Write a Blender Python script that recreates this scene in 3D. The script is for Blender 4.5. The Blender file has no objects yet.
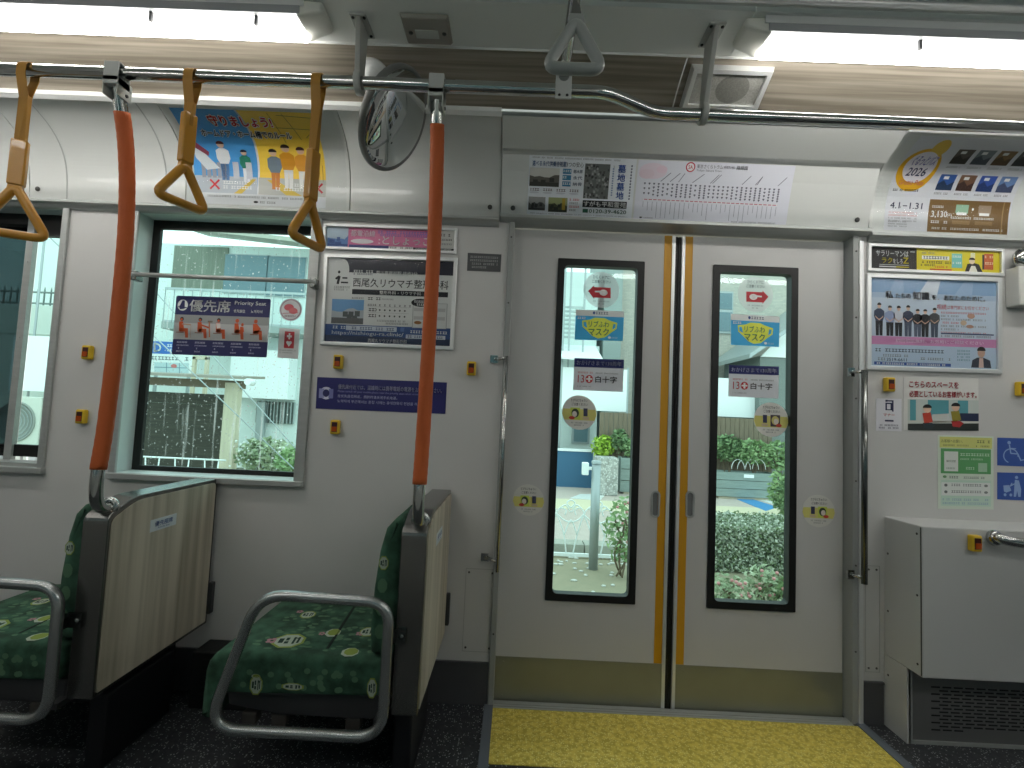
import bpy, bmesh, math, random
from mathutils import Vector, Matrix
random.seed(7)
C = bpy.context.scene.collection
SC = bpy.context.scene

# ---------------------------------------------------------------- camera, sky, exposure
FOC = 500.0
CAM = Vector((0.0, -1.85, 1.0327))
ROT = (Matrix.Rotation(0.01008, 3, 'Z') @ Matrix.Rotation(math.pi/2 + 0.06236, 3, 'X') @ Matrix.Rotation(0.04453, 3, 'Z'))
cd = bpy.data.cameras.new('camera'); cd.sensor_width = 36; cd.lens = FOC/1024*36; cd.clip_start = 0.02; cd.clip_end = 200
co = bpy.data.objects.new('camera', cd); C.objects.link(co)
co.matrix_world = Matrix.Translation(CAM) @ ROT.to_4x4()
SC.camera = co

w = bpy.data.worlds.new('overcast_sky'); SC.world = w; w.use_nodes = True
wn = w.node_tree; bgn = wn.nodes['Background']
tc = wn.nodes.new('ShaderNodeTexCoord'); nz = wn.nodes.new('ShaderNodeTexNoise'); rp = wn.nodes.new('ShaderNodeValToRGB')
nz.inputs['Scale'].default_value = 3
rp.color_ramp.elements[0].color = (0.80, 0.88, 0.88, 1); rp.color_ramp.elements[1].color = (0.93, 1.0, 0.99, 1)
wn.links.new(tc.outputs['Generated'], nz.inputs['Vector']); wn.links.new(nz.outputs['Fac'], rp.inputs['Fac'])
wn.links.new(rp.outputs['Color'], bgn.inputs['Color'])
bgn.inputs['Strength'].default_value = 1.65
LAMP = 15.0            # strength of the fluorescent tubes
SC.view_settings.view_transform = 'Standard'; SC.view_settings.look = 'None'
SC.view_settings.gamma = 1.0; SC.view_settings.use_curve_mapping = False
SC.view_settings.exposure = 0.38

# ---------------------------------------------------------------- picture to place helpers (metres; far side wall is y=0, floor z=0)
def ray(px, py): return ROT @ Vector(((px-512)/FOC, (384-py)/FOC, -1.0))
def PY(px, py, v=0.0):
    d = ray(px, py); return CAM + d*((v-CAM.y)/d.y)
def PZ(px, py, v=0.0):
    d = ray(px, py); return CAM + d*((v-CAM.z)/d.z)

# ---------------------------------------------------------------- materials
def lin(c):
    c = c/255.0
    return c/12.92 if c <= 0.04045 else ((c+0.055)/1.055)**2.4
def S(r, g, b): return (lin(r), lin(g), lin(b), 1)
MATS = {}
def mat(name, col=(200,200,200), rough=0.5, metal=0.0, spec=0.5, noise=0.0, nscale=8, stretch=None, bump=0.0, col2=None, coat=0.0, trans=0.0):
    if name in MATS: return MATS[name]
    m = bpy.data.materials.new(name); m.use_nodes = True; MATS[name] = m
    nt = m.node_tree; b = nt.nodes['Principled BSDF']
    base = S(*col); b.inputs['Base Color'].default_value = base
    b.inputs['Roughness'].default_value = rough; b.inputs['Metallic'].default_value = metal
    b.inputs['Specular IOR Level'].default_value = spec
    b.inputs['Coat Weight'].default_value = coat; b.inputs['Transmission Weight'].default_value = trans
    if noise or col2 or bump:
        t = nt.nodes.new('ShaderNodeTexCoord'); mp = nt.nodes.new('ShaderNodeMapping'); n = nt.nodes.new('ShaderNodeTexNoise')
        n.inputs['Scale'].default_value = nscale; n.inputs['Detail'].default_value = 4
        if stretch: mp.inputs['Scale'].default_value = stretch
        nt.links.new(t.outputs['Object'], mp.inputs['Vector']); nt.links.new(mp.outputs['Vector'], n.inputs['Vector'])
        if noise or col2:
            r = nt.nodes.new('ShaderNodeValToRGB'); e = r.color_ramp.elements
            e[0].position = 0.35; e[1].position = 0.65
            e[0].color = tuple(x*(1-noise) for x in base[:3])+(1,)
            e[1].color = S(*col2) if col2 else tuple(min(1, x*(1+noise)) for x in base[:3])+(1,)
            nt.links.new(n.outputs['Fac'], r.inputs['Fac']); nt.links.new(r.outputs['Color'], b.inputs['Base Color'])
        if bump:
            bp = nt.nodes.new('ShaderNodeBump'); bp.inputs['Strength'].default_value = bump; bp.inputs['Distance'].default_value = 0.004
            nt.links.new(n.outputs['Fac'], bp.inputs['Height']); nt.links.new(bp.outputs['Normal'], b.inputs['Normal'])
    return m
def emit(name, col, s):
    if name in MATS: return MATS[name]
    m = bpy.data.materials.new(name); m.use_nodes = True; MATS[name] = m
    b = m.node_tree.nodes['Principled BSDF']; b.inputs['Base Color'].default_value = (0.8,0.8,0.8,1)
    b.inputs['Emission Color'].default_value = S(*col); b.inputs['Emission Strength'].default_value = s
    return m
def glassy(name, tint=(0.9,0.97,0.97), gloss=0.08, rough=0.02, streaks=False):
    m = bpy.data.materials.new(name); m.use_nodes = True; nt = m.node_tree
    for n in list(nt.nodes): nt.nodes.remove(n)
    o = nt.nodes.new('ShaderNodeOutputMaterial'); tr = nt.nodes.new('ShaderNodeBsdfTransparent'); tr.inputs['Color'].default_value = (*tint, 1)
    gl = nt.nodes.new('ShaderNodeBsdfGlossy'); gl.inputs['Roughness'].default_value = rough
    mx = nt.nodes.new('ShaderNodeMixShader'); lw = nt.nodes.new('ShaderNodeLayerWeight'); lw.inputs['Blend'].default_value = 0.08
    ma = nt.nodes.new('ShaderNodeMath'); ma.operation = 'ADD'; ma.inputs[1].default_value = gloss*0.5; ma.use_clamp = True
    nt.links.new(lw.outputs['Fresnel'], ma.inputs[0])
    nt.links.new(ma.outputs[0], mx.inputs[0]); nt.links.new(tr.outputs[0], mx.inputs[1]); nt.links.new(gl.outputs[0], mx.inputs[2])
    out = mx.outputs[0]
    if streaks:
        t = nt.nodes.new('ShaderNodeTexCoord'); mp = nt.nodes.new('ShaderNodeMapping'); mp.inputs['Scale'].default_value = (60, 1, 2.5)
        n = nt.nodes.new('ShaderNodeTexNoise'); n.inputs['Scale'].default_value = 1.0; n.inputs['Detail'].default_value = 5
        r = nt.nodes.new('ShaderNodeValToRGB'); r.color_ramp.elements[0].position = 0.60; r.color_ramp.elements[1].position = 0.78
        r.color_ramp.elements[1].color = (0.55,0.55,0.55,1)
        v = nt.nodes.new('ShaderNodeTexNoise'); v.inputs['Scale'].default_value = 90
        r2 = nt.nodes.new('ShaderNodeValToRGB'); r2.color_ramp.elements[0].position = 0.66; r2.color_ramp.elements[1].position = 0.74; r2.color_ramp.elements[1].color = (0.6,0.6,0.6,1)
        ad = nt.nodes.new('ShaderNodeMath'); ad.operation = 'MAXIMUM'
        df = nt.nodes.new('ShaderNodeBsdfTranslucent'); df.inputs['Color'].default_value = (0.85,0.9,0.9,1)
        m2 = nt.nodes.new('ShaderNodeMixShader')
        nt.links.new(t.outputs['Object'], mp.inputs[0]); nt.links.new(mp.outputs[0], n.inputs[0]); nt.links.new(n.outputs['Fac'], r.inputs[0])
        nt.links.new(t.outputs['Object'], v.inputs[0]); nt.links.new(v.outputs['Fac'], r2.inputs[0])
        nt.links.new(r.outputs[0], ad.inputs[0]); nt.links.new(r2.outputs[0], ad.inputs[1])
        nt.links.new(ad.outputs[0], m2.inputs[0]); nt.links.new(out, m2.inputs[1]); nt.links.new(df.outputs[0], m2.inputs[2]); out = m2.outputs[0]
    nt.links.new(out, o.inputs[0]); return m

def speckle(name, base, dots, scale, thr, rough=0.45, base2=None):
    m = bpy.data.materials.new(name); m.use_nodes = True; nt = m.node_tree; b = nt.nodes['Principled BSDF']
    t = nt.nodes.new('ShaderNodeTexCoord'); v = nt.nodes.new('ShaderNodeTexVoronoi'); v.inputs['Scale'].default_value = scale
    r = nt.nodes.new('ShaderNodeValToRGB'); r.color_ramp.interpolation = 'CONSTANT'
    r.color_ramp.elements[0].color = (1,1,1,1); r.color_ramp.elements[1].position = thr; r.color_ramp.elements[1].color = (0,0,0,1)
    nz = nt.nodes.new('ShaderNodeTexNoise'); nz.inputs['Scale'].default_value = scale*0.35
    r2 = nt.nodes.new('ShaderNodeValToRGB'); r2.color_ramp.elements[0].position = 0.4; r2.color_ramp.elements[1].position = 0.6
    r2.color_ramp.elements[0].color = S(*base); r2.color_ramp.elements[1].color = S(*(base2 or base))
    mx = nt.nodes.new('ShaderNodeMix'); mx.data_type = 'RGBA'; mx.inputs['B'].default_value = S(*dots)
    sp = nt.nodes.new('ShaderNodeSeparateColor'); mm = nt.nodes.new('ShaderNodeMath'); mm.operation = 'MULTIPLY'
    g = nt.nodes.new('ShaderNodeMath'); g.operation = 'GREATER_THAN'; g.inputs[1].default_value = 0.55
    nt.links.new(t.outputs['Object'], v.inputs['Vector']); nt.links.new(t.outputs['Object'], nz.inputs['Vector'])
    nt.links.new(v.outputs['Distance'], r.inputs['Fac']); nt.links.new(v.outputs['Color'], sp.inputs[0]); nt.links.new(sp.outputs[0], g.inputs[0])
    nt.links.new(r.outputs['Color'], mm.inputs[0]); nt.links.new(g.outputs[0], mm.inputs[1]); nt.links.new(mm.outputs[0], mx.inputs['Factor'])
    nt.links.new(nz.outputs['Fac'], r2.inputs['Fac']); nt.links.new(r2.outputs['Color'], mx.inputs['A'])
    nt.links.new(mx.outputs['Result'], b.inputs['Base Color']); b.inputs['Roughness'].default_value = rough
    return m
def tiles(name, c1, c2, mortar, scale, bw=0.5, rh=0.25, msize=0.02, rough=0.7, rot=(0,0,0)):
    m = bpy.data.materials.new(name); m.use_nodes = True; nt = m.node_tree; b = nt.nodes['Principled BSDF']
    t = nt.nodes.new('ShaderNodeTexCoord'); mp = nt.nodes.new('ShaderNodeMapping'); mp.inputs['Rotation'].default_value = rot
    k = nt.nodes.new('ShaderNodeTexBrick'); k.inputs['Scale'].default_value = scale
    k.inputs['Color1'].default_value = S(*c1); k.inputs['Color2'].default_value = S(*c2); k.inputs['Mortar'].default_value = S(*mortar)
    k.inputs['Brick Width'].default_value = bw; k.inputs['Row Height'].default_value = rh; k.inputs['Mortar Size'].default_value = msize
    nt.links.new(t.outputs['Object'], mp.inputs[0]); nt.links.new(mp.outputs[0], k.inputs['Vector']); nt.links.new(k.outputs['Color'], b.inputs['Base Color'])
    b.inputs['Roughness'].default_value = rough; return m

M_wall = mat('wall_paint', (205,205,203), 0.45, noise=0.02, nscale=3)
M_white = mat('white_paint', (222,224,222), 0.4)
M_panel = mat('cove_paint', (212,215,212), 0.3, coat=0.2)
M_alu = mat('satin_aluminium', (176,180,178), 0.4, 0.35, noise=0.04, nscale=5, stretch=(1,20,20))
M_alu2 = mat('bright_aluminium', (225,228,228), 0.3, 0.5)
M_steel = mat('brushed_steel', (150,148,142), 0.32, 0.9, noise=0.08, nscale=12, stretch=(1,1,30))
M_chrome = mat('polished_steel', (190,192,190), 0.12, 1.0)
M_chromed = mat('polished_steel_dark', (120,124,122), 0.2, 1.0)
M_black = mat('black_rubber', (14,15,15), 0.5)
M_dark = mat('dark_grey_plastic', (52,53,55), 0.5)
M_base = mat('skirting_grey', (92,93,96), 0.4, 0.3, noise=0.05, nscale=4)
M_kick = mat('door_kick_steel', (150,152,136), 0.35, 0.5, noise=0.1, nscale=2.5)
M_door = mat('door_paint', (200,200,198), 0.4, noise=0.015, nscale=3)
M_yel = mat('yellow_stripe', (206,150,20), 0.45)
M_grain = mat('ceiling_woodgrain', (128,120,106), 0.42, noise=0.12, nscale=5, stretch=(0.35,14,14), col2=(156,148,135))
M_lam = mat('panel_woodgrain', (170,162,142), 0.38, noise=0.10, nscale=3.5, stretch=(1,8,0.3), col2=(204,196,178))
M_ceil = mat('ceiling_paint', (226,229,225), 0.45)
M_floor = speckle('speckled_vinyl', (44,46,50), (190,195,195), 150, 0.30, 0.38, (58,60,63))
M_yfloor = speckle('yellow_speckled_vinyl', (204,182,70), (250,240,150), 170, 0.40, 0.4, (234,214,100))
M_strip = mat('floor_strip', (104,112,122), 0.6)
M_glass = glassy('window_glass', (0.82,0.96,0.94), 0.03)
M_rain = glassy('rain_streaked_glass', (0.80,0.96,0.94), -0.05, streaks=True)
M_tint = glassy('tinted_glass', (0.20,0.27,0.28), 0.10)
M_clear = glassy('clear_cover', (0.98,0.985,0.985), 0.0, 0.08)
M_gold = mat('gold_strap_plastic', (196,140,42), 0.32, coat=0.3)
M_goldw = mat('gold_webbing', (170,122,38), 0.6, bump=0.3, nscale=60)
M_orange = mat('orange_grip', (200,96,40), 0.6, bump=0.6, nscale=120)
M_gplas = mat('grey_plastic', (150,155,152), 0.35)
M_green = mat('green_moquette', (42,76,58), 0.95, noise=0.3, nscale=22, col2=(64,104,82), bump=0.5)
M_screw = mat('screw_steel', (90,90,88), 0.4, 0.8)

# ---------------------------------------------------------------- mesh helpers
def box(bm, x0, x1, y0, y1, z0, z1, mi=0):
    vs = [bm.verts.new((x, y, z)) for x in (x0, x1) for y in (y0, y1) for z in (z0, z1)]
    for q in ((0,1,3,2),(4,6,7,5),(0,4,5,1),(2,3,7,6),(0,2,6,4),(1,5,7,3)):
        f = bm.faces.new([vs[i] for i in q]); f.material_index = mi
def hexa(bm, a, b, mi=0):
    """solid between two quads (lists of 4 points)"""
    A = [bm.verts.new(p) for p in a]; B = [bm.verts.new(p) for p in b]
    fs = [bm.faces.new(A[::-1]), bm.faces.new(B)]
    n = len(A)
    for i in range(n): fs.append(bm.faces.new([A[i], A[(i+1)%n], B[(i+1)%n], B[i]]))
    for f in fs: f.material_index = mi
def frame_of(t):
    t = t.normalized(); u = Vector((0,0,1)) if abs(t.z) < 0.9 else Vector((1,0,0))
    a = t.cross(u).normalized(); return a, t.cross(a).normalized()
def tube(bm, pts, r, seg=12, closed=False, mi=0, cap=True):
    pts = [Vector(p) for p in pts]; n = len(pts); rings = []; pa = None
    for i, p in enumerate(pts):
        if closed: t = pts[(i+1)%n]-pts[i-1]
        else: t = pts[min(i+1,n-1)]-pts[max(i-1,0)]
        t.normalize()
        if pa is None: a, b = frame_of(t)
        else:
            a = (pa - t*pa.dot(t)).normalized(); b = t.cross(a)
        pa = a
        rr = r[i] if isinstance(r, (list, tuple)) else r
        rings.append([bm.verts.new(p + a*math.cos(2*math.pi*k/seg)*rr + b*math.sin(2*math.pi*k/seg)*rr) for k in range(seg)])
    for i in range(n if closed else n-1):
        R0, R1 = rings[i], rings[(i+1)%n]
        off = 0
        if closed and i == n-1:
            off = min(range(seg), key=lambda k: (R0[0].co-R1[k].co).length)
        for k in range(seg):
            f = bm.faces.new([R0[k], R0[(k+1)%seg], R1[(k+1+off)%seg], R1[(k+off)%seg]]); f.smooth = True; f.material_index = mi
    if not closed and cap:
        f = bm.faces.new(rings[0][::-1]); f.material_index = mi
        f = bm.faces.new(rings[-1]); f.material_index = mi
def smooth_path(pts, n=6, closed=False):
    P = [Vector(p) for p in pts]; out = []; m = len(P)
    for i in range(m if closed else m-1):
        g = lambda k: P[k % m] if closed else P[max(0, min(m-1, k))]
        p0, p1, p2, p3 = g(i-1), g(i), g(i+1), g(i+2)
        for j in range(n):
            t = j/n
            out.append(0.5*((2*p1)+(p2-p0)*t+(2*p0-5*p1+4*p2-p3)*t*t+(3*p1-p0-3*p2+p3)*t**3))
    if not closed: out.append(P[-1])
    return out
def round_path(pts, rad, n=5, closed=True):
    """polyline with rounded corners"""
    P = [Vector(p) for p in pts]; m = len(P); out = []
    for i in range(m):
        if not closed and i in (0, m-1): out.append(P[i]); continue
        a, b, c = P[i-1], P[i], P[(i+1)%m]
        r = rad[i] if isinstance(rad, (list, tuple)) else rad
        p = b+(a-b).normalized()*r; q = b+(c-b).normalized()*r
        for j in range(n+1):
            t = j/n; out.append(p*(1-t)**2+b*2*t*(1-t)+q*t*t)
    return out
def prism(bm, poly, axis, a, b, mi=0):
    """poly: 2d points in the plane across axis, extruded from a to b"""
    def P(u, v, w): return {'x': (w, u, v), 'y': (u, w, v), 'z': (u, v, w)}[axis]
    hexa(bm, [P(u, v, a) for u, v in poly], [P(u, v, b) for u, v in poly], mi)
def ellipsoid(bm, c, r, mi=0, seg=16, rings=10, mtx=None):
    rr = bmesh.ops.create_uvsphere(bm, u_segments=seg, v_segments=rings, radius=1.0)
    M = Matrix.Translation(Vector(c)) @ (mtx or Matrix.Identity(4)) @ Matrix.Diagonal((*r, 1))
    bmesh.ops.transform(bm, matrix=M, verts=rr['verts'])
    for v in rr['verts']:
        for f in v.link_faces: f.smooth = True; f.material_index = mi
def lathe(bm, prof, c, axis=Vector((0,0,1)), seg=24, mi=0):
    """prof: (radius, height) pairs turned about axis through c"""
    a, b = frame_of(axis); axis = axis.normalized(); c = Vector(c); rings = []
    for r, h in prof:
        rings.append([bm.verts.new(c+axis*h+(a*math.cos(2*math.pi*k/seg)+b*math.sin(2*math.pi*k/seg))*max(r, 1e-5)) for k in range(seg)])
    for i in range(len(rings)-1):
        for k in range(seg):
            f = bm.faces.new([rings[i][k], rings[i][(k+1)%seg], rings[i+1][(k+1)%seg], rings[i+1][k]]); f.smooth = True; f.material_index = mi
def BM(): return bmesh.new()
def wloc(o):
    v = Vector((0,0,0))
    while o: v += o.location; o = o.parent
    return v
def obj(name, bm, m, parent=None, bevel=0, seg=2, recalc=True):
    if recalc: bmesh.ops.recalc_face_normals(bm, faces=bm.faces)
    if parent is not None: off = wloc(parent); loc = Vector((0,0,0))
    else:
        xs = [v.co.x for v in bm.verts]; ys = [v.co.y for v in bm.verts]; zs = [v.co.z for v in bm.verts]
        off = Vector(((min(xs)+max(xs))/2, (min(ys)+max(ys))/2, min(zs))); loc = off.copy()
    for v in bm.verts: v.co -= off
    me = bpy.data.meshes.new(name); bm.to_mesh(me); bm.free()
    for x in (m if isinstance(m, list) else [m]): me.materials.append(x)
    o = bpy.data.objects.new(name, me); C.objects.link(o); o.location = loc; o.parent = parent
    if bevel:
        b = o.modifiers.new('bevel', 'BEVEL'); b.width = bevel; b.segments = seg; b.limit_method = 'ANGLE'; b.angle_limit = math.radians(35)
    return o
def obj_split(name, bm, m, parent, bevel=0, seg=2):
    """every loose piece of bm becomes an object of its own"""
    bm.verts.ensure_lookup_table(); seen = set(); outs = []
    for v0 in bm.verts:
        if v0 in seen: continue
        st = [v0]; isl = []; seen.add(v0)
        while st:
            v = st.pop(); isl.append(v)
            for e in v.link_edges:
                u = e.other_vert(v)
                if u not in seen: seen.add(u); st.append(u)
        nb = BM(); mp_ = {v: nb.verts.new(v.co) for v in isl}
        for f in {f for v in isl for f in v.link_faces}: nf = nb.faces.new([mp_[v] for v in f.verts]); nf.smooth = f.smooth; nf.material_index = f.material_index
        outs.append(obj(name, nb, m, parent, bevel, seg))
    bm.free(); return outs
def struct(name, bm, m, parent=None, **k):
    o = obj(name, bm, m, parent, **k)
    if parent is None: o['kind'] = 'structure'
    return o
def tag(o, label, cat, group=None, kind=None):
    o['label'] = label; o['category'] = cat
    if group: o['group'] = group
    if kind: o['kind'] = kind
    return o
def thing(name, label, cat, loc, group=None):
    o = bpy.data.objects.new(name, None); C.objects.link(o); o.location = Vector(loc); o.empty_display_size = 0.05
    return tag(o, label, cat, group)
def dup(root, delta, label=None):
    r = root.copy(); C.objects.link(r); r.location = root.location + Vector(delta)
    if label: r['label'] = label
    for ch in root.children:
        c = ch.copy(); C.objects.link(c); c.parent = r
        for g in ch.children:
            d = g.copy(); C.objects.link(d); d.parent = c
    return r

# ---------------------------------------------------------------- printed matter
TXT = {}
def text_mesh(s, bold=0.0):
    k = (s, bold)
    if k in TXT: return TXT[k]
    cu = bpy.data.curves.new('lettering', 'FONT'); cu.body = s; cu.size = 1; cu.resolution_u = 2; cu.fill_mode = 'FRONT'; cu.offset = bold
    o = bpy.data.objects.new('lettering', cu); C.objects.link(o)
    dg = bpy.context.evaluated_depsgraph_get(); e = o.evaluated_get(dg); me = e.to_mesh()
    vs = [(v.co.x, v.co.y) for v in me.vertices]; fs = [tuple(p.vertices) for p in me.polygons]
    e.to_mesh_clear(); bpy.data.objects.remove(o); bpy.data.curves.remove(cu)
    xs = [p[0] for p in vs] or [0, 1]; ys = [p[1] for p in vs] or [0, 1]
    TXT[k] = (vs, fs, min(xs), max(xs), min(ys), max(ys)); return TXT[k]
def glow_paper(c):
    k = 'film_%02x%02x%02x' % c
    if k in MATS: return MATS[k]
    m = mat(k, c, 0.45); nt = m.node_tree; b = nt.nodes['Principled BSDF']; o = nt.nodes['Material Output']
    t = nt.nodes.new('ShaderNodeBsdfTransparent'); x = nt.nodes.new('ShaderNodeMixShader'); x.inputs[0].default_value = 0.45
    nt.links.new(b.outputs[0], x.inputs[1]); nt.links.new(t.outputs[0], x.inputs[2]); nt.links.new(x.outputs[0], o.inputs[0]); return m
FILM = [False]
class Print:
    """artwork in fractions of the sheet, (0,0) top left, (1,1) bottom right"""
    def __init__(s, w, h, base=(235,235,235), rough=0.5, round_=0.0, disc=False):
        s.w, s.h, s.bm, s.mats, s.rough = w, h, BM(), [], rough; s.disc = disc
        s.base = base
        if disc: s.outline = [(0.5+0.5*math.cos(a*math.pi/20), 0.5+0.5*math.sin(a*math.pi/20)) for a in range(40)]
        elif round_:
            ru, rv = round_/w, round_/h; s.outline = []
            for cx, cy, a0 in ((1-ru, rv, -90), (1-ru, 1-rv, 0), (ru, 1-rv, 90), (ru, rv, 180)):
                for k in range(5):
                    a = math.radians(a0+k*22.5); s.outline.append((cx+ru*math.cos(a), cy+rv*math.sin(a)))
        else: s.outline = [(0,0),(1,0),(1,1),(0,1)]
        s.poly(s.outline, glow_paper(base) if FILM[0] else base, 0)
    def mi(s, c):
        m = c if not isinstance(c, tuple) else mat('print_%02x%02x%02x_%d' % (*c, int(s.rough*100)), c, s.rough)
        if m not in s.mats: s.mats.append(m)
        return s.mats.index(m)
    def poly(s, pts, c, l=1):
        f = s.bm.faces.new([s.bm.verts.new((u, v, l)) for u, v in pts]); f.material_index = s.mi(c)
    def rect(s, x0, y0, x1, y1, c, l=1): s.poly([(x0,y0),(x1,y0),(x1,y1),(x0,y1)], c, l)
    def ell(s, x, y, rx, ry, c, l=2, n=16, a0=0, a1=360):
        s.poly([(x+rx*math.cos(math.radians(a0+(a1-a0)*k/n)), y+ry*math.sin(math.radians(a0+(a1-a0)*k/n))) for k in range(n + (a1-a0 != 360))], c, l)
    def line(s, x0, y0, x1, y1, t, c, l=2):
        dx, dy = (x1-x0)*s.w, (y1-y0)*s.h; L = math.hypot(dx, dy) or 1; nx, ny = -dy/L*t/2/s.w, dx/L*t/2/s.h
        s.poly([(x0+nx,y0+ny),(x1+nx,y1+ny),(x1-nx,y1-ny),(x0-nx,y0-ny)], c, l)
    def text(s, t, x, y, h, c, w=None, l=4.6, bold=0.0, slant=0, halo=0.0):
        vs, fs, a, b, e, d = text_mesh(t, 0.0)
        sy = h/(d-e); sx = (w/(b-a)) if w else sy*s.h/s.w
        k = s.mi(c)
        if halo: offs = [(halo*math.cos(q*math.pi/4), halo*math.sin(q*math.pi/4)) for q in range(8)]
        elif bold: offs = [(-bold*0.6, 0), (bold*0.6, 0), (0, bold*0.5), (0, -bold*0.5)]
        else: offs = [(0, 0)]
        for ox, oy in offs:
            V = [s.bm.verts.new((x+(p[0]+ox-a)*sx+slant*(p[1]-e)*sy*s.h/s.w, y+h-(p[1]+oy-e)*sy, l)) for p in vs]
            for f in fs: s.bm.faces.new([V[i] for i in f]).material_index = k
    def dashes(s, x0, y0, x1, h, c, l=2, n=None, seed=1):
        """a row too small to read: broken strokes"""
        r = random.Random(seed + int(y0*1000)); x = x0; step = h*s.h/s.w
        while x < x1-step*0.4:
            ww = step*r.choice((0.7,0.8,0.9)); kk = r.random()
            if kk > 0.12:
                s.rect(x, y0, min(x+ww, x1), y0+h*0.22, c, l); s.rect(x+ww*0.35, y0+h*.22, x+ww*0.6, y0+h*0.75, c, l); s.rect(x, y0+h*0.75, min(x+ww, x1), y0+h, c, l)
            x += step*1.05
    def photo(s, x0, y0, x1, y1, sky, mid, dark, seed=0, l=2):
        r = random.Random(seed); s.rect(x0, y0, x1, y1, sky, l); H = y1-y0; W = x1-x0
        pts = [(x0, y1)] + [(x0+W*i/6, y0+H*(0.35+0.25*r.random())) for i in range(7)] + [(x1, y1)]
        s.poly(pts, mid, l+1)
        for i in range(5):
            a = x0+W*r.random()*0.8; b = y0+H*(0.45+0.3*r.random()); s.rect(a, b, min(x1, a+W*0.16), min(y1, b+H*0.22), dark, l+2)
        s.rect(x0, y1-H*0.15, x1, y1, dark, l+2)
    def build(s, name, mapf, parent=None, bends=0, back=0.0008, step=0.00022):
        """mapf(u, v, d): place of sheet point (u right, v down, in fractions) raised d metres off the surface"""
        bm = s.bm
        n = len(s.outline)
        top = [bm.verts.new((u, v, 0)) for u, v in s.outline]; bot = [bm.verts.new((u, v, -1)) for u, v in s.outline]
        for i in range(n): bm.faces.new([top[i], top[(i+1)%n], bot[(i+1)%n], bot[i]]).material_index = 0
        if not FILM[0]: bm.faces.new(bot[::-1]).material_index = 0
        for k in range(1, bends):
            g = bm.verts[:]+bm.edges[:]+bm.faces[:]
            bmesh.ops.bisect_plane(bm, geom=g, plane_co=(0, k/bends, 0), plane_no=(0,1,0))
        for v in bm.verts:
            l = v.co.z; d = back + l*step if l >= 0 else 0.0
            if bends:
                q = max(0.0, min(0.99999, v.co.y))*bends; i = int(q); k = q-i
                v.co = mapf(v.co.x, i/bends, d)*(1-k) + mapf(v.co.x, (i+1)/bends, d)*k
            else: v.co = mapf(v.co.x, v.co.y, d)
        return obj(name, bm, s.mats, parent, recalc=False)
def flat(x0, x1, z0, z1, y, ny=-1):
    return lambda u, v, d: Vector((x0+(x1-x0)*u, y+ny*d, z1+(z0-z1)*v))
def flatpx(tl, tr, br, bl, y):
    """a sheet on the plane y=const from its four picture corners; returns map, w, h"""
    a, b, c, d = (PY(*p, y) for p in (tl, tr, br, bl))
    f = lambda u, v, e: Vector((0,-1,0))*e + (a*(1-u)+b*u)*(1-v) + (d*(1-u)+c*u)*v
    return f, ((b-a).length+(c-d).length)/2, ((a-d).length+(b-c).length)/2

# ================================================================ THE SETTING
DR0, DR1 = -0.035, 1.231          # door opening
ZT = 1.74
X0, X1 = -4.0, 4.2
W1 = (-1.482, -0.776, 0.752, 1.752)   # window hole in the wall
W2 = (-2.75, -1.735, 0.757, 1.752)

bm = BM()
def wallpiece(a, b, c, d): box(bm, a, b, 0.0, 0.11, c, d)
wallpiece(X0, W2[0], 0, 2.1); wallpiece(W2[0], W2[1], 0, W2[2]); wallpiece(W2[0], W2[1], W2[3], 2.1)
wallpiece(W2[1], W1[0], 0, 2.1); wallpiece(W1[0], W1[1], 0, W1[2]); wallpiece(W1[0], W1[1], W1[3], 2.1)
wallpiece(W1[1], DR0-0.0215, 0, 2.1); wallpiece(DR0-0.0215, DR1+0.0222, ZT+0.021, 2.1); wallpiece(DR1+0.0222, X1, 0, 2.1)
struct('wall_far', bm, M_wall)
bm = BM()
for a, b in ((X0, -3.0), (-1.6, -1.2), (0.2, 0.6), (2.0, 2.4), (3.8, X1)): box(bm, a, b, -2.31, -2.2, 0, 2.1)
box(bm, X0, X1, -2.31, -2.2, 0, 0.8); box(bm, X0, X1, -2.31, -2.2, 1.7, 2.1)
struct('wall_near', bm, M_wall)
bm = BM(); box(bm, X0-0.05, X0, -2.2, 0, 0, 2.2); struct('wall_left', bm, M_wall)
bm = BM(); box(bm, X1, X1+0.05, -2.2, 0, 0, 2.2); struct('wall_right', bm, M_wall)
bm = BM(); box(bm, X0, X1, -2.2, 0.0, -0.06, 0.0); box(bm, DR0-0.04, DR1+0.04, 0.0, 0.11, -0.06, -0.0075); struct('floor', bm, M_floor)
# yellow entrance floor and its edging
yz = PZ(500, 765)[1]
bm = BM(); box(bm, -0.035, 1.243, yz, -0.022, 0.0005, 0.003); o = struct('floor_yellow', bm, M_yfloor)
bm = BM()
box(bm, -0.066, -0.035, -0.9, -0.002, 0.0005, 0.006); box(bm, 1.243, 1.275, -0.9, -0.002, 0.0005, 0.006); struct('trim_1', bm, M_strip)
bm = BM(); box(bm, DR0, DR1, -0.022, 0.026, -0.0015, 0.0035)
for i in range(2): box(bm, DR0, DR1, -0.012+i*0.014, -0.006+i*0.014, 0.0035, 0.005)
struct('trim_2', bm, M_alu)

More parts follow.
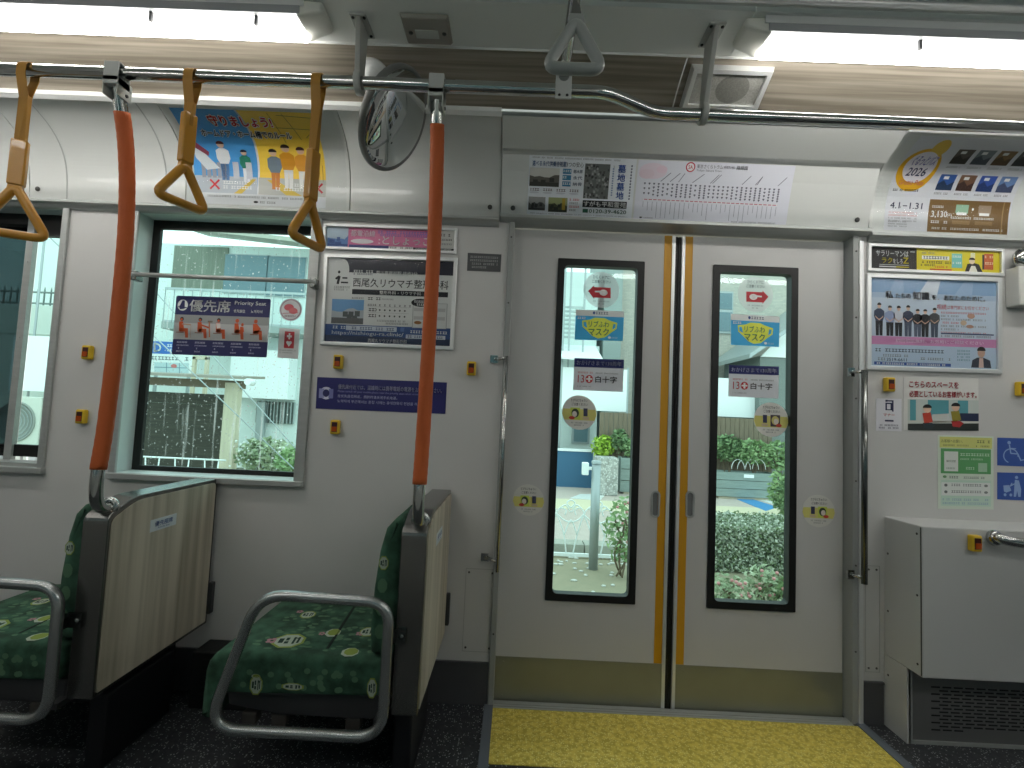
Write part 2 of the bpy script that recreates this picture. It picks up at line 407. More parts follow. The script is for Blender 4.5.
# cove and header panels along the top of the far wall
COVE = [(-0.010, 1.768), (-0.014, 1.80), (-0.020, 1.86), (-0.034, 1.915), (-0.062, 1.965), (-0.105, 2.005), (-0.155, 2.032), (-0.205, 2.052)]
HEAD = [(-0.012, 1.782), (-0.030, 1.85), (-0.055, 1.93), (-0.078, 1.985), (-0.088, 1.990), (-0.105, 1.992), (-0.125, 2.005), (-0.205, 2.052)]
def sheet(prof, x0, x1, thick=0.012):
    bm = BM(); back = [(y+thick, z+thick*0.4) for y, z in prof]
    prism(bm, prof + back[::-1], 'x', x0, x1); 
    return bm
def profpoint(prof, t):
    L = [0]
    for a, b in zip(prof, prof[1:]): L.append(L[-1]+math.hypot(b[0]-a[0], b[1]-a[1]))
    s = t*L[-1]
    for i in range(len(prof)-1):
        if s <= L[i+1] or i == len(prof)-2:
            k = (s-L[i])/(L[i+1]-L[i]); a, b = prof[i], prof[i+1]
            ty, tz = b[0]-a[0], b[1]-a[1]; l = math.hypot(ty, tz)
            return a[0]+ty*k, a[1]+tz*k, -tz/l, ty/l
def smoothprof(prof, n=4): return [(p.x, p.y) for p in smooth_path([(a, b, 0) for a, b in prof], n)]
SCOVE = smoothprof(COVE)
n = 3
for a, b in ((X0, -3.1), (-3.096, -1.884), (-1.880, -1.286), (-1.282, -0.662), (-0.658, -0.094)):
    struct('trim_%d' % n, sheet(SCOVE, a, b), M_panel); n += 1
struct('trim_%d' % n, sheet(HEAD[:4], -0.090, 1.283), M_panel); n += 1
struct('trim_%d' % n, sheet(HEAD[3:], -0.090, 1.283), M_panel); n += 1
for a, b in ((1.287, 1.95), (1.954, X1)): struct('trim_%d' % n, sheet(SCOVE, a, b), M_panel); n += 1
# side cheek where the cove meets the door header
# aluminium ledge under the cove, bright strip above it
bm = BM(); prism(bm, [(-0.001,1.766),(-0.030,1.768),(-0.034,1.762),(-0.034,1.757),(-0.020,1.752),(-0.014,1.742),(-0.001,1.738)], 'x', X0, -0.094)
prism(bm, [(-0.001,1.766),(-0.030,1.768),(-0.034,1.762),(-0.034,1.757),(-0.020,1.752),(-0.014,1.742),(-0.001,1.738)], 'x', 1.287, X1); struct('trim_%d' % n, bm, M_alu); n += 1
bm = BM(); prism(bm, [(0.03,1.781),(-0.032,1.781),(-0.036,1.776),(-0.036,1.768),(-0.028,1.765),(0.03,1.752)], 'x', -0.092, 1.285); struct('trim_%d' % n, bm, M_alu); n += 1
bm = BM(); prism(bm, [(-0.206,2.053),(-0.21,2.044),(-0.226,2.052),(-0.232,2.062),(-0.222,2.070)], 'x', X0, -0.092)
prism(bm, [(-0.206,2.053),(-0.21,2.046),(-0.222,2.052),(-0.228,2.062),(-0.222,2.070)], 'x', 1.286, X1); struct('trim_%d' % n, bm, mat('white_gloss', (245,247,245), 0.25)); n += 1

# ceiling : wood grain slope, white level band, centre panel, and the same on the near side
def both(bm, poly, x0, x1, mi=0):
    prism(bm, poly, 'x', x0, x1, mi); prism(bm, [(-2.2-y, z) for y, z in poly], 'x', x0, x1, mi)
bm = BM(); sl = smoothprof([(-0.222,2.064),(-0.26,2.092),(-0.32,2.125),(-0.383,2.150)], 3); both(bm, sl+[(y, z+0.02) for y, z in sl[::-1]], X0, 0.476); both(bm, sl+[(y, z+0.02) for y, z in sl[::-1]], 0.480, X1)
struct('ceiling_slope', bm, M_grain)
bm = BM(); both(bm, [(-0.384,2.150),(-0.56,2.150),(-0.56,2.17),(-0.384,2.17)], X0, 0.6); both(bm, [(-0.384,2.150),(-0.56,2.150),(-0.56,2.17),(-0.384,2.17)], 0.603, X1)
both(bm, [(-0.383,2.147),(-0.389,2.144),(-0.391,2.150),(-0.383,2.1505)], X0, X1); struct('ceiling_band', bm, M_ceil)
bm = BM(); both(bm, [(-0.562,2.162),(-0.600,2.176),(-0.600,2.19),(-0.562,2.19)], X0, X1, 0)
box(bm, X0, 0.66, -1.6, -0.6, 2.176, 2.19); box(bm, 0.664, X1, -1.6, -0.6, 2.176, 2.19); struct('ceiling', bm, M_ceil)
bm = BM()
for y in (-0.592, -1.608): tube(bm, [(X0, y, 2.156), (X1, y, 2.156)], 0.009, 10)
box(bm, 0.7, X1, -0.66, -0.64, 2.160, 2.1755); box(bm, 0.7, X1, -0.74, -0.735, 2.150, 2.1755)
struct('trim_%d' % n, bm, M_alu2); n += 1
bm = BM(); both(bm, [(0.0, 2.1),(-0.2,2.07),(-0.2,2.2),(0,2.2)], X0, X1); prism(bm, [(-2.2,1.75),(-2.19,1.85),(-2.14,1.96),(-2.0,2.05),(-2.0,2.1),(-2.2,2.1)], 'x', X0, X1); struct('ceiling_void', bm, M_panel)

# skirting
bm = BM()
for a, b in ((X0, DR0-0.0220), (DR1+0.040, 1.345)):
    box(bm, a, b, -0.006, -0.0005, 0.0005, 0.140); box(bm, a, b, -0.010, -0.0005, 0.140, 0.148)
struct('baseboard_far', bm, M_base)

# door posts
def post(x0, x1, nm):
    bm = BM(); box(bm, x0, x1, -0.010, 0.11, 0.0, ZT+0.02)
    ob = struct(nm, bm, mat('door_post_grey', (158,162,160), 0.55, 0.1), bevel=0.003)
    bm = BM()
    for z in (0.25, 0.55, 0.85, 1.15, 1.45, 1.7):
        lathe(bm, [(0.0, 0), (0.0035, 0), (0.0035, 0.002), (0, 0.002)], ((x0+x1)/2, -0.010, z), Vector((0,-1,0)), 8)
    obj_split('screw', bm, M_screw, ob)
post(-0.056, -0.0345, 'trim_%d' % n); n += 1
post(1.2315, 1.253, 'trim_%d' % n); n += 1
bm = BM(); box(bm, 1.2535, 1.270, -0.012, -0.0005, 0.002, ZT); struct('trim_%d' % n, bm, M_alu2, bevel=0.002); n += 1

# ---- doors
DY = 0.034
def door(nm, x0, x1, gx0, gx1, stripe, mid_left):
    gz0, gz1 = 0.362, 1.640
    bm = BM()
    box(bm, x0, gx0, DY, DY+0.035, -0.006, ZT+0.008); box(bm, gx1, x1, DY, DY+0.035, -0.006, ZT+0.008)
    box(bm, gx0, gx1, DY, DY+0.035, -0.006, gz0); box(bm, gx0, gx1, DY, DY+0.035, gz1, ZT+0.008)
    d = struct(nm, bm, M_door)
    bm = BM(); t = 0.026     # gasket
    P0 = [(gx0-.002,gz0-.002),(gx1+.002,gz0-.002),(gx1+.002,gz1+.002),(gx0-.002,gz1+.002)]
    def rr(i, r):
        return [(p.x, p.y) for p in round_path([(gx0+i,gz0+i,0),(gx1-i,gz0+i,0),(gx1-i,gz1-i,0),(gx0+i,gz1-i,0)], r, 4)]
    O = rr(0, 0.004); I = rr(t, 0.018)
    for a, b, y0, y1 in ((O, I, DY-0.006, DY+0.030),):
        k = len(a); V = [[bm.verts.new((p[0], y, p[1])) for p in q] for q, y in ((a,y0),(b,y0),(b,y1),(a,y1))]
        for s in range(4):
            for j in range(k): bm.faces.new([V[s][j], V[s][(j+1)%k], V[(s+1)%4][(j+1)%k], V[(s+1)%4][j]])
    obj('window_gasket', bm, M_black, d)
    bm = BM(); box(bm, gx0+t-0.004, gx1-t+0.004, DY+0.010, DY+0.016, gz0+t-0.004, gz1-t+0.004); obj('window_pane', bm, M_glass, d)
    bm = BM(); box(bm, stripe[0], stripe[1], DY-0.0010, DY-0.0001, 0.156, ZT+0.006); obj('yellow_stripe', bm, M_yel, d)
    kx = (x0, x1); bm = BM(); box(bm, kx[0], kx[1], DY-0.0022, DY-0.0001, -0.004, 0.155)
    for x in (x0+0.03, x1-0.03):
        for z in (0.018, 0.136): lathe(bm, [(0, 0), (0.003, 0), (0.003, 0.001), (0, 0.001)], (x, DY-0.0022, z), Vector((0,-1,0)), 8)
    obj('kick_plate', bm, M_kick, d)
    # recessed finger pull
    cx, cz = mid_left; bm = BM()
    def oval(rx, rz, y): return [(cx+rx*math.cos(a*math.pi/8), y, cz+ (rz-rx)*(1 if math.sin(a*math.pi/8) >= 0 else -1) + rx*math.sin(a*math.pi/8)) for a in range(16)]
    rings = [[bm.verts.new(p) for p in oval(rx, rz, y)] for rx, rz, y in ((0.017,0.050,DY-0.0005),(0.017,0.050,DY-0.005),(0.011,0.044,DY-0.005),(0.010,0.043,DY-0.0008))]
    for i in range(3):
        for k in range(16): bm.faces.new([rings[i][k], rings[i][(k+1)%16], rings[i+1][(k+1)%16], rings[i+1][k]])
    bm.faces.new(rings[3]).material_index = 1
    obj('finger_pull', bm, [M_alu, mat('pull_recess', (120,122,122), 0.5)], d)
    return d
def dx(px, py): return PY(px, py, DY)[0]
cL, cR = 0.590, 0.617
d1 = door('door_1', DR0, 0.5705, 0.1365, 0.4670, (0.541, 0.570), (0.532, 0.728))
d2 = door('door_2', 0.6205, DR1-0.007, 0.7285, 1.0505, (0.621, 0.650), (0.660, 0.732))
for d, a, b, c, e in ((d1, 0.5708, 0.5828, 0.5830, 0.5952), (d2, 0.6085, 0.6202, 0.5955, 0.6083)):
    bm = BM(); box(bm, a, b, DY-0.004, DY+0.035, -0.006, ZT+0.006); obj('edge_trim', bm, M_alu2, d)
    bm = BM(); box(bm, c, e, DY+0.004, DY+0.035, -0.006, ZT+0.006)
    obj('rubber_seal', bm, M_black, d, bevel=0.003)

# ---- windows
def window(nm, W, y, glassm, gl):
    x0, x1, z0, z1 = W
    bm = BM()  # reveal lining + inner frame
    t = 0.006
    box(bm, x0, x0+t, -0.002, 0.112, z0, z1); box(bm, x1-t, x1, -0.002, 0.112, z0, z1)
    box(bm, x0+t, x1-t, -0.002, 0.112, z1-t, z1); box(bm, x0+t, x1-t, -0.002, 0.112, z0, z0+t)
    f = struct(nm, bm, mat('window_lining', (206,220,219), 0.4))
    bm = BM(); b = 0.028
    # front architrave
    box(bm, x0-0.004, x0+0.022, -0.012, -0.0005, z0-0.004, z1); box(bm, x1-(0.026 if W is W1 else 0.016), x1+(0.012 if W is W1 else 0.008), -0.012, -0.0005, z0-0.004, z1)
    box(bm, x0-0.004, x1+0.012, -0.022, -0.0005, z0-0.016, z0+0.006)
    obj('window_frame', bm, M_alu, f, bevel=0.003)
    return f
w1 = window('window_1', W1, 0.1, M_rain, None)
g0, g1, h0, h1 = -1.449, -0.800, 0.772, 1.716
bm = BM()
for a in ((-1.476, g0+.003, h0-.014, h1+.03), (g1-.004, g1+.018, h0-.014, h1+.03), (g0, g1, h0-.014, h0+.004), (g0, g1, h1-.004, h1+.03)): box(bm, a[0], a[1], 0.09, 0.105, a[2], a[3])
obj('window_gasket', bm, M_black, w1)
bm = BM(); box(bm, g0, g1, 0.098, 0.102, h0, h1); obj('window_pane', bm, M_rain, w1)
w2 = window('window_2', W2, 0.1, M_glass, None)
bm = BM()
for a in ((W2[0]+.006, W2[1]-.006, 0.79, 0.835), (W2[0]+.006, W2[1]-.006, 1.66, 1.746), (W2[1]-.02, W2[1]-.006, 0.79, 1.746)): box(bm, a[0], a[1], 0.08, 0.105, a[2], a[3])
obj('window_gasket', bm, M_black, w2)
bm = BM(); box(bm, -1.932, -1.750, 0.092, 0.096, 0.80, 1.70); obj('window_pane', bm, M_glass, w2)
bm = BM(); box(bm, W2[0]+.006, -1.958, 0.072, 0.076, 0.80, 1.70); obj('tinted_sash_pane', bm, M_tint, w2)
bm = BM(); box(bm, -1.960, -1.932, 0.070, 0.09, 0.75, 1.746)
for z in (0.95, 1.1, 1.25, 1.4, 1.55): lathe(bm, [(0,0),(0.004,0),(0.003,0.003),(0,0.003)], (-1.946, 0.070, z), Vector((0,-1,0)), 8)
obj('sash_mullion', bm, M_alu, w2)
bm = BM(); box(bm, W2[0]+.006, W2[1]-.006, 0.0, 0.08, 0.7635, 0.777); obj('window_sill', bm, M_alu, w2)
# near side panes, out of view; dark tint added to dim their daylight
bm = BM()
for a, b in ((-3.0,-1.6),(-1.2,0.2),(0.6,2.0),(2.4,3.8)): box(bm, a, b, -2.26, -2.255, 0.8, 1.7)
struct('window_3', bm, M_tint)

# inspection panel lines on the wall
def hatch(x0, x1, z0, z1, nm):
    bm = BM(); g = 0.002
    for a in ((x0,x1,z0,z0+g),(x0,x1,z1-g,z1),(x0,x0+g,z0,z1),(x1-g,x1,z0,z1)): box(bm, a[0], a[1], -0.0012, -0.0002, a[2], a[3])
    ob = struct(nm, bm, mat('seam_grey', (172,173,171), 0.6))
    bm = BM()
    for x in (x0+.012, x1-.012):
        for z in (z0+.014, z1-.014): lathe(bm, [(0,0),(0.004,0),(0.004,0.0015),(0,0.0015)], (x, -0.0004, z), Vector((0,-1,0)), 8)
    obj_split('screw', bm, M_screw, ob)
a, b = PY(466, 568), PY(495, 655); hatch(a.x, b.x-0.01, b.z+0.008, a.z, 'trim_%d' % n); n += 1
hatch(1.283, 1.335, 0.178, 0.55, 'trim_%d' % n); n += 1
# ================================================================ CEILING FITTINGS
def lamp(x0, x1, endl, endr, label, flip=False, far_open=False):
    Y = lambda y: (-2.2-y) if flip else y
    t = thing('fluorescent_light', label, 'ceiling light', ((x0+x1)/2, Y(-0.49), 2.15), 'fluorescent ceiling lights')
    bm = BM(); ya, yb = sorted((Y(-0.440), Y(-0.551)))
    box(bm, x0, x1, ya, yb, 2.128, 2.1495); obj('housing', bm, M_alu2, t)
    bm = BM()
    P = [(-0.549,2.106),(-0.551,2.1279),(-0.440,2.1279),(-0.440,2.1262),(-0.543,2.1262)]
    prism(bm, [(Y(a), b) for a, b in P], 'x', x0+0.01, x1-0.01); obj('reflector', bm, mat('lamp_reflector', (150,154,156), 0.5), t)
    bm = BM(); tube(bm, [(x0+0.02, Y(-0.476), 2.100), (x1-0.02, Y(-0.476), 2.100)], 0.0175, 20); obj('lamp_tube', bm, emit('fluorescent_tube', (255,251,245), LAMP), t)
    bm = BM()
    xs = [x for x in (x0+0.45, x0+1.15, x1-0.45, x1-0.15) if x0 < x < x1]
    for x in xs:
        box(bm, x-0.004, x+0.004, *sorted((Y(-0.512), Y(-0.504))), 2.100, 2.1262)
    obj_split('tube_clip', bm, M_dark, t)
    for e, xa, xb in ((endl, x0-0.05, x0+0.02), (endr, x1-0.02, x1+0.05)):
        if e:
            bm = BM(); yy = sorted((Y(-0.446), Y(-0.549))); out = xa if e == 'l' else xb; inn = xb if e == 'l' else xa
            hexa(bm, [(inn, yy[0], 2.098), (inn, yy[1], 2.100), (inn, yy[1], 2.149), (inn, yy[0], 2.149)],
                     [(out, yy[0]+.01, 2.122), (out, yy[1]-.01, 2.122), (out, yy[1]-.006, 2.149), (out, yy[0]+.006, 2.149)])
            obj('end_cap', bm, mat('lamp_end_cap', (214,216,208), 0.4), t, bevel=0.008, seg=3)
    return t
lamp(-3.1, -0.632, None, 'r', 'fluorescent tube light with an end cap, over the yellow and blue poster at left')
lamp(0.632, 3.1, 'l', None, 'fluorescent tube light with an end cap, over the round festival poster at right')
lamp(-3.1, -0.665, None, 'r', 'fluorescent tube light on the near side of the ceiling, towards the left', True)
lamp(0.655, 3.1, 'l', None, 'fluorescent tube light on the near side of the ceiling, towards the right', True)

RY, RZ = -0.58, 1.893
def RP(px, py, y=RY): return PY(px, py, y)
t = thing('overhead_rail', 'long polished steel overhead rail with a bend beside the doors', 'handrail', (0.0, RY, RZ))
bm = BM(); kx0, kx1 = RP(606, 92).x, PY(655, 116, -0.5).x
path = round_path([(-3.5, RY, RZ), (kx0, RY, RZ), (kx1, -0.505, RZ-0.004), (3.5, -0.505, RZ-0.004)], 0.035, 6, closed=False)
tube(bm, path, 0.0165, 16); obj('tube', bm, M_chrome, t)
bm = BM(); tube(bm, [(-3.5, -2.2-RY, RZ), (3.5, -2.2-RY, RZ)], 0.0165, 12)
tag(obj('overhead_rail', bm, M_chrome), 'straight polished steel overhead rail on the near side of the aisle', 'handrail')

def hanger(rx, ry, cx, cy, label):
    t = thing('rail_bracket', label, 'bracket', (cx, cy, 2.15), 'ceiling brackets of the overhead rail')
    bm = BM()
    hexa(bm, [(cx-0.024, cy-0.048, 2.1495), (cx+0.024, cy-0.048, 2.1495), (cx+0.024, cy+0.048, 2.1495), (cx-0.024, cy+0.048, 2.1495)],
             [(cx-0.024, cy-0.048, 2.1440), (cx+0.024, cy-0.048, 2.1440), (cx+0.024, cy+0.048, 2.1440), (cx-0.024, cy+0.048, 2.1440)])
    obj('mounting_plate', bm, mat('cast_grey', (176,178,174), 0.45, 0.2), t, bevel=0.004)
    bm = BM()
    for x in (-0.016, 0.016):
        for y in (-0.035, 0.035): lathe(bm, [(0,0),(0.005,0),(0.004,0.003),(0,0.003)], (cx+x, cy+y, 2.144), Vector((0,0,-1)), 10)
    obj_split('bolt', bm, M_black, t)
    bm = BM()
    hexa(bm, [(cx-0.007, cy-0.040, 2.146), (cx+0.007, cy-0.040, 2.146), (cx+0.007, cy+0.038, 2.146), (cx-0.007, cy+0.038, 2.146)],
             [(rx-0.007, ry-0.022, RZ+0.012), (rx+0.007, ry-0.022, RZ+0.012), (rx+0.007, ry+0.018, RZ+0.012), (rx-0.007, ry+0.018, RZ+0.012)])
    lathe(bm, [(0.0166,-0.008),(0.030,-0.008),(0.030,0.008),(0.0166,0.008),(0.0166,-0.008)], (rx, ry, RZ-0.001), Vector((1,0,0)), 20)
    obj('arm', bm, MATS['cast_grey'], t, bevel=0.002)
c1 = PZ(362, 24, 2.15); hanger(RP(359, 85).x, RY, c1.x, c1.y+0.004, 'cast grey bracket holding the overhead rail beside the left lamp end')
c2 = PZ(712, 34, 2.15); hanger(PY(703, 118, -0.505).x, -0.505, c2.x, c2.y, 'cast grey bracket holding the overhead rail in front of the ceiling speaker')

# grab poles
def pole(x, label):
    t = thing('grab_pole', label, 'grab pole', (x, -0.50, 0.72), 'orange grab poles')
    pts = [(-.455,.735),(-.487,.733),(-.512,.75),(-.521,.79),(-.519,.85),(-.510,.95),(-.503,1.15),(-.501,1.35),(-.504,1.5),(-.515,1.63),(-.535,1.74),(-.56,1.82),(-.577,1.872)]
    P = smooth_path([(x, a, b) for a, b in pts], 8)
    i0 = min(i for i, p in enumerate(P) if p.z > 0.835); i1 = max(i for i, p in enumerate(P) if p.z < 1.815)
    bm = BM(); tube(bm, P, 0.0155, 16); obj('steel_tube', bm, M_chrome, t)
    bm = BM(); rr = [0.0187 + (0.0006 if k % 2 else 0) for k in range(len(P[i0:i1]))]
    tube(bm, P[i0:i1], rr, 18); obj('grip_sleeve', bm, M_orange, t)
    bm = BM(); lathe(bm, [(0.0156,0),(0.026,0.0),(0.026,0.004),(0.020,0.008),(0.0156,0.008)], (x, -0.468, 0.734), Vector((0,-1,0.1)), 18); obj('foot_flange', bm, M_chrome, t)
    bm = BM()
    box(bm, x-0.020, x+0.020, RY-0.0215, RY-0.0175, RZ-0.032, RZ+0.020); box(bm, x-0.020, x+0.020, RY-0.0215, RY+0.021, RZ+0.0175, RZ+0.0215)
    box(bm, x-0.020, x+0.020, RY+0.0175, RY+0.0215, RZ-0.050, RZ+0.020)
    box(bm, x-0.020, x+0.020, RY-0.0215, RY+0.0215, RZ-0.040, RZ-0.0175)
    box(bm, x+0.0165, x+0.020, RY-0.020, RY+0.030, RZ-0.066, RZ-0.018); box(bm, x-0.020, x-0.0165, RY-0.020, RY+0.030, RZ-0.066, RZ-0.018)
    obj('rail_clamp', bm, mat('clamp_grey', (190,193,190), 0.4, 0.1), t, bevel=0.003)
    bm = BM()
    for z in (-0.054,): lathe(bm, [(0,0),(0.005,0),(0.004,0.003),(0,0.003)], (x+0.020, RY+0.012, RZ+z), Vector((1,0,0)), 8)
    obj('bolt', bm, M_screw, t)
pole(-0.245, 'orange sleeved grab pole on the seat divider nearest the doors')
pole(-1.100, 'orange sleeved grab pole between the two left windows, on the wood-faced divider')

# clamp plate and cross bar between the two overhead rails
xx = RP(563, 88).x
t = thing('cross_rail', 'short steel cross rail running from a screwed plate on the overhead rail above the doors', 'handrail', (xx, -1.1, RZ))
bm = BM(); tube(bm, [(xx, RY-0.01, RZ+0.022), (xx, RY-0.06, RZ+0.034), (xx, -1.56, RZ+0.034), (xx, -1.61, RZ+0.022)], 0.0135, 14); obj('tube', bm, M_chrome, t)
bm = BM(); box(bm, xx-0.021, xx+0.021, RY-0.022, RY-0.0175, RZ-0.036, RZ+0.03); box(bm, xx-0.021, xx+0.021, RY-0.022, RY+0.022, RZ+0.0175, RZ+0.022); obj('clamp_plate', bm, MATS['clamp_grey'], t, bevel=0.002)
bm = BM()
for a in (-0.010, 0.010): lathe(bm, [(0,0),(0.004,0),(0.003,0.002),(0,0.002)], (xx+a, RY-0.022, RZ-0.026), Vector((0,-1,0)), 8)
obj_split('screw', bm, M_black, t)

# hand straps
def strap(x, y, zr, rot, zapex, ringw, ringh, slz, label, group, mring, mweb, sleeve=True, railr=0.0165, alongx=True):
    t = thing('hand_strap', label, 'hand strap', (x, y, zapex), group)
    R = Matrix.Rotation(math.radians(rot), 3, 'Z')
    def L(a, b, z): v = R @ Vector((a, b, 0)); return Vector((x+v.x, y+v.y, z))
    def Q(a, b, z): return Vector((x+a, y+b, z)) if alongx else Vector((x+b, y+a, z))
    # webbing over the rail and down
    bm = BM(); hw = 0.0125; k = railr+0.0015; th = 0.002
    outer = [(-0.006, zr-0.075), (-k-th, zr-0.02)] + [(math.cos(math.radians(a))*(k+th), zr+math.sin(math.radians(a))*(k+th)) for a in range(180, -1, -20)] + [(k+th, zr-0.02), (0.006, zr-0.075)]
    inner = [(-0.0035, zr-0.075), (-k, zr-0.02)] + [(math.cos(math.radians(a))*k, zr+math.sin(math.radians(a))*k) for a in range(180, -1, -20)] + [(k, zr-0.02), (0.0035, zr-0.075)]
    poly = outer + inner[::-1]
    A = [Q(-hw, b, z) for b, z in poly]; B = [Q(hw, b, z) for b, z in poly]; m = len(outer)
    for i in range(m-1):
        for (p, q) in ((i, i+1),):
            o0, o1, n0, n1 = p, q, 2*m-1-p, 2*m-1-q
            va = [bm.verts.new(v) for v in (A[o0], A[o1], B[o1], B[o0])]; bm.faces.new(va)
            vb = [bm.verts.new(v) for v in (A[n0], A[n1], B[n1], B[n0])]; bm.faces.new(vb)
            for S2 in (A, B): bm.faces.new([bm.verts.new(v) for v in (S2[o0], S2[o1], S2[n1], S2[n0])])
    zt, zb = zr-0.073, zapex-0.002
    for s in (0,):
        a = [L(-hw, -0.005, zb), L(hw, -0.005, zb), L(hw, 0.005, zb), L(-hw, 0.005, zb)]; b = [Q(-hw, -0.006, zt), Q(hw, -0.006, zt), Q(hw, 0.006, zt), Q(-hw, 0.006, zt)]
        hexa(bm, a, b)
    obj('webbing', bm, mweb, t)
    if sleeve:
        bm = BM(); z0, z1 = slz; w_ = 0.0175; d = 0.0105
        hexa(bm, [L(-w_, -d, z0), L(w_, -d, z0), L(w_, d, z0), L(-w_, d, z0)], [L(-w_, -d, z1), L(w_, -d, z1), L(w_, d, z1), L(-w_, d, z1)])
        obj('sleeve', bm, mring, t, bevel=0.004, seg=3)
    # triangular ring
    bm = BM(); zb = zapex-ringh
    pts = round_path([(-ringw/2, 0, zb+0.010), (ringw/2, 0, zb+0.010), (0.0, 0, zapex-0.002)], [0.026, 0.026, 0.02], 6)
    pts = [L(p.x, 0, p.z) for p in pts]
    tube(bm, pts, 0.0116, 12, closed=True)
    box_c = [L(-0.017, -0.008, zapex-0.022), L(0.017, -0.008, zapex-0.022), L(0.017, 0.008, zapex-0.022), L(-0.017, 0.008, zapex-0.022)]
    box_d = [L(-0.013, -0.007, zapex+0.008), L(0.013, -0.007, zapex+0.008), L(0.013, 0.007, zapex+0.008), L(-0.013, 0.007, zapex+0.008)]
    hexa(bm, box_c, box_d)
    obj('ring', bm, mring, t)
    return t
def zz(px, py): return PY(px, py, RY).z
G = 'gold hand straps on the overhead rail'
strap(RP(22, 130).x, RY, RZ, 28, zz(25, 186), 0.145, zz(25,186)-zz(20,238), (zz(22,186), zz(28,141)), 'gold triangular hand strap at the far left edge, in front of the tinted window', G, M_gold, M_goldw)
strap(RP(189, 120).x, RY, RZ, 67, zz(182, 164), 0.132, zz(182,164)-zz(182,207), (zz(182,163), zz(188,114)), 'gold triangular hand strap hanging beside the left edge of the priority seat window', G, M_gold, M_goldw)
strap(RP(316, 120).x, RY, RZ, 74, zz(313, 200), 0.128, zz(313,200)-zz(307,246), (zz(312,200), zz(316,151)), 'gold triangular hand strap hanging left of the clinic poster', G, M_gold, M_goldw)
gy = -0.92
strap(PY(575, 50, gy).x, gy, RZ+0.034, 0, PY(575, 20, gy).z, 0.112, PY(575,20,gy).z-PY(575,74,gy).z, (0,0), 'small pale grey hand strap hanging above the doors', None, M_gplas, mat('grey_webbing', (96,98,94), 0.7), False, 0.0135, False)

# ceiling speaker on the wood grain slope
def slope(px, py):
    d = ray(px, py); nn = Vector((0, 0.1, 0.183)); return CAM + d*(nn.dot(Vector((0,-.2,2.05))-CAM)/nn.dot(d))
t0 = Vector((0.625, -0.305, 2.112))
t = thing('ceiling_speaker', 'square aluminium-framed loudspeaker grille in the wood grain ceiling slope', 'loudspeaker', t0)
ey = Vector((0, -0.105, 0.058)).normalized(); nrm = Vector((0, -ey.z, ey.y)); 
if nrm.z > 0: nrm = -nrm
def SP(a, b, d): return t0 + Vector((a,0,0)) + ey*b + nrm*d
def ring_frame(bm, w0, h0, w1, h1, d0, d1):
    A = [SP(-w0,-h0,d0),SP(w0,-h0,d0),SP(w0,h0,d0),SP(-w0,h0,d0)]; A1 = [SP(-w0+.006,-h0+.006,d1),SP(w0-.006,-h0+.006,d1),SP(w0-.006,h0-.006,d1),SP(-w0+.006,h0-.006,d1)]
    B1 = [SP(-w1,-h1,d1),SP(w1,-h1,d1),SP(w1,h1,d1),SP(-w1,h1,d1)]; B = [SP(-w1,-h1,d0),SP(w1,-h1,d0),SP(w1,h1,d0),SP(-w1,h1,d0)]
    V = [[bm.verts.new(p) for p in q] for q in (A, A1, B1, B)]
    for i in range(4):
        for j in range(4): bm.faces.new([V[i][j], V[i][(j+1)%4], V[(i+1)%4][(j+1)%4], V[(i+1)%4][j]])
bm = BM(); ring_frame(bm, 0.128, 0.066, 0.108, 0.048, 0.0, 0.022); obj('frame', bm, M_alu2, t)
bm = BM(); V = [bm.verts.new(SP(a, b, 0.012)) for a, b in ((-.108,-.048),(.108,-.048),(.108,.048),(-.108,.048))]; bm.faces.new(V); V = [bm.verts.new(SP(a, b, 0.006)) for a, b in ((-.108,-.048),(.108,-.048),(.108,.048),(-.108,.048))]; bm.faces.new(V)
obj('grille', bm, mat('perforated_grille', (150,150,144), 0.6, noise=0.15, nscale=220), t)
bm = BM(); V = [bm.verts.new(SP(0.02+0.052*math.cos(a*math.pi/16), 0.044*math.sin(a*math.pi/16), 0.0126)) for a in range(32)]; bm.faces.new(V); V2 = [bm.verts.new(SP(0.02+0.052*math.cos(a*math.pi/16), 0.044*math.sin(a*math.pi/16), 0.0121)) for a in range(32)]; bm.faces.new(V2)
obj('speaker_cone', bm, mat('cone_grey', (118,118,112), 0.7, noise=0.15, nscale=220), t)

# emergency light plate on the ceiling band
a = PZ(424, 26, 2.15)
t = thing('ceiling_plate', 'small grey screwed plate with a clear window in the ceiling above the round mirror', 'ceiling fitting', (a.x, a.y, 2.15))
bm = BM(); hexa(bm, [(a.x-0.062, a.y-0.048, 2.1495), (a.x+0.078, a.y-0.048, 2.1495), (a.x+0.078, a.y+0.062, 2.1495), (a.x-0.062, a.y+0.062, 2.1495)],
                    [(a.x-0.056, a.y-0.042, 2.137), (a.x+0.072, a.y-0.042, 2.137), (a.x+0.072, a.y+0.056, 2.137), (a.x-0.056, a.y+0.056, 2.137)])
obj('plate', bm, mat('plate_grey', (150,147,138), 0.4, 0.3), t, bevel=0.003)
bm = BM(); box(bm, a.x-0.026, a.x+0.042, a.y-0.002, a.y+0.030, 2.1345, 2.1372); obj('lens', bm, mat('lens_clear', (190,194,188), 0.15), t, bevel=0.001)
bm = BM()
for x in (-0.040, 0.058): lathe(bm, [(0,0),(0.007,0),(0.005,0.003),(0,0.003)], (a.x+x, a.y+0.012, 2.137), Vector((0,0,-1)), 10)
obj_split('screw', bm, M_screw, t)

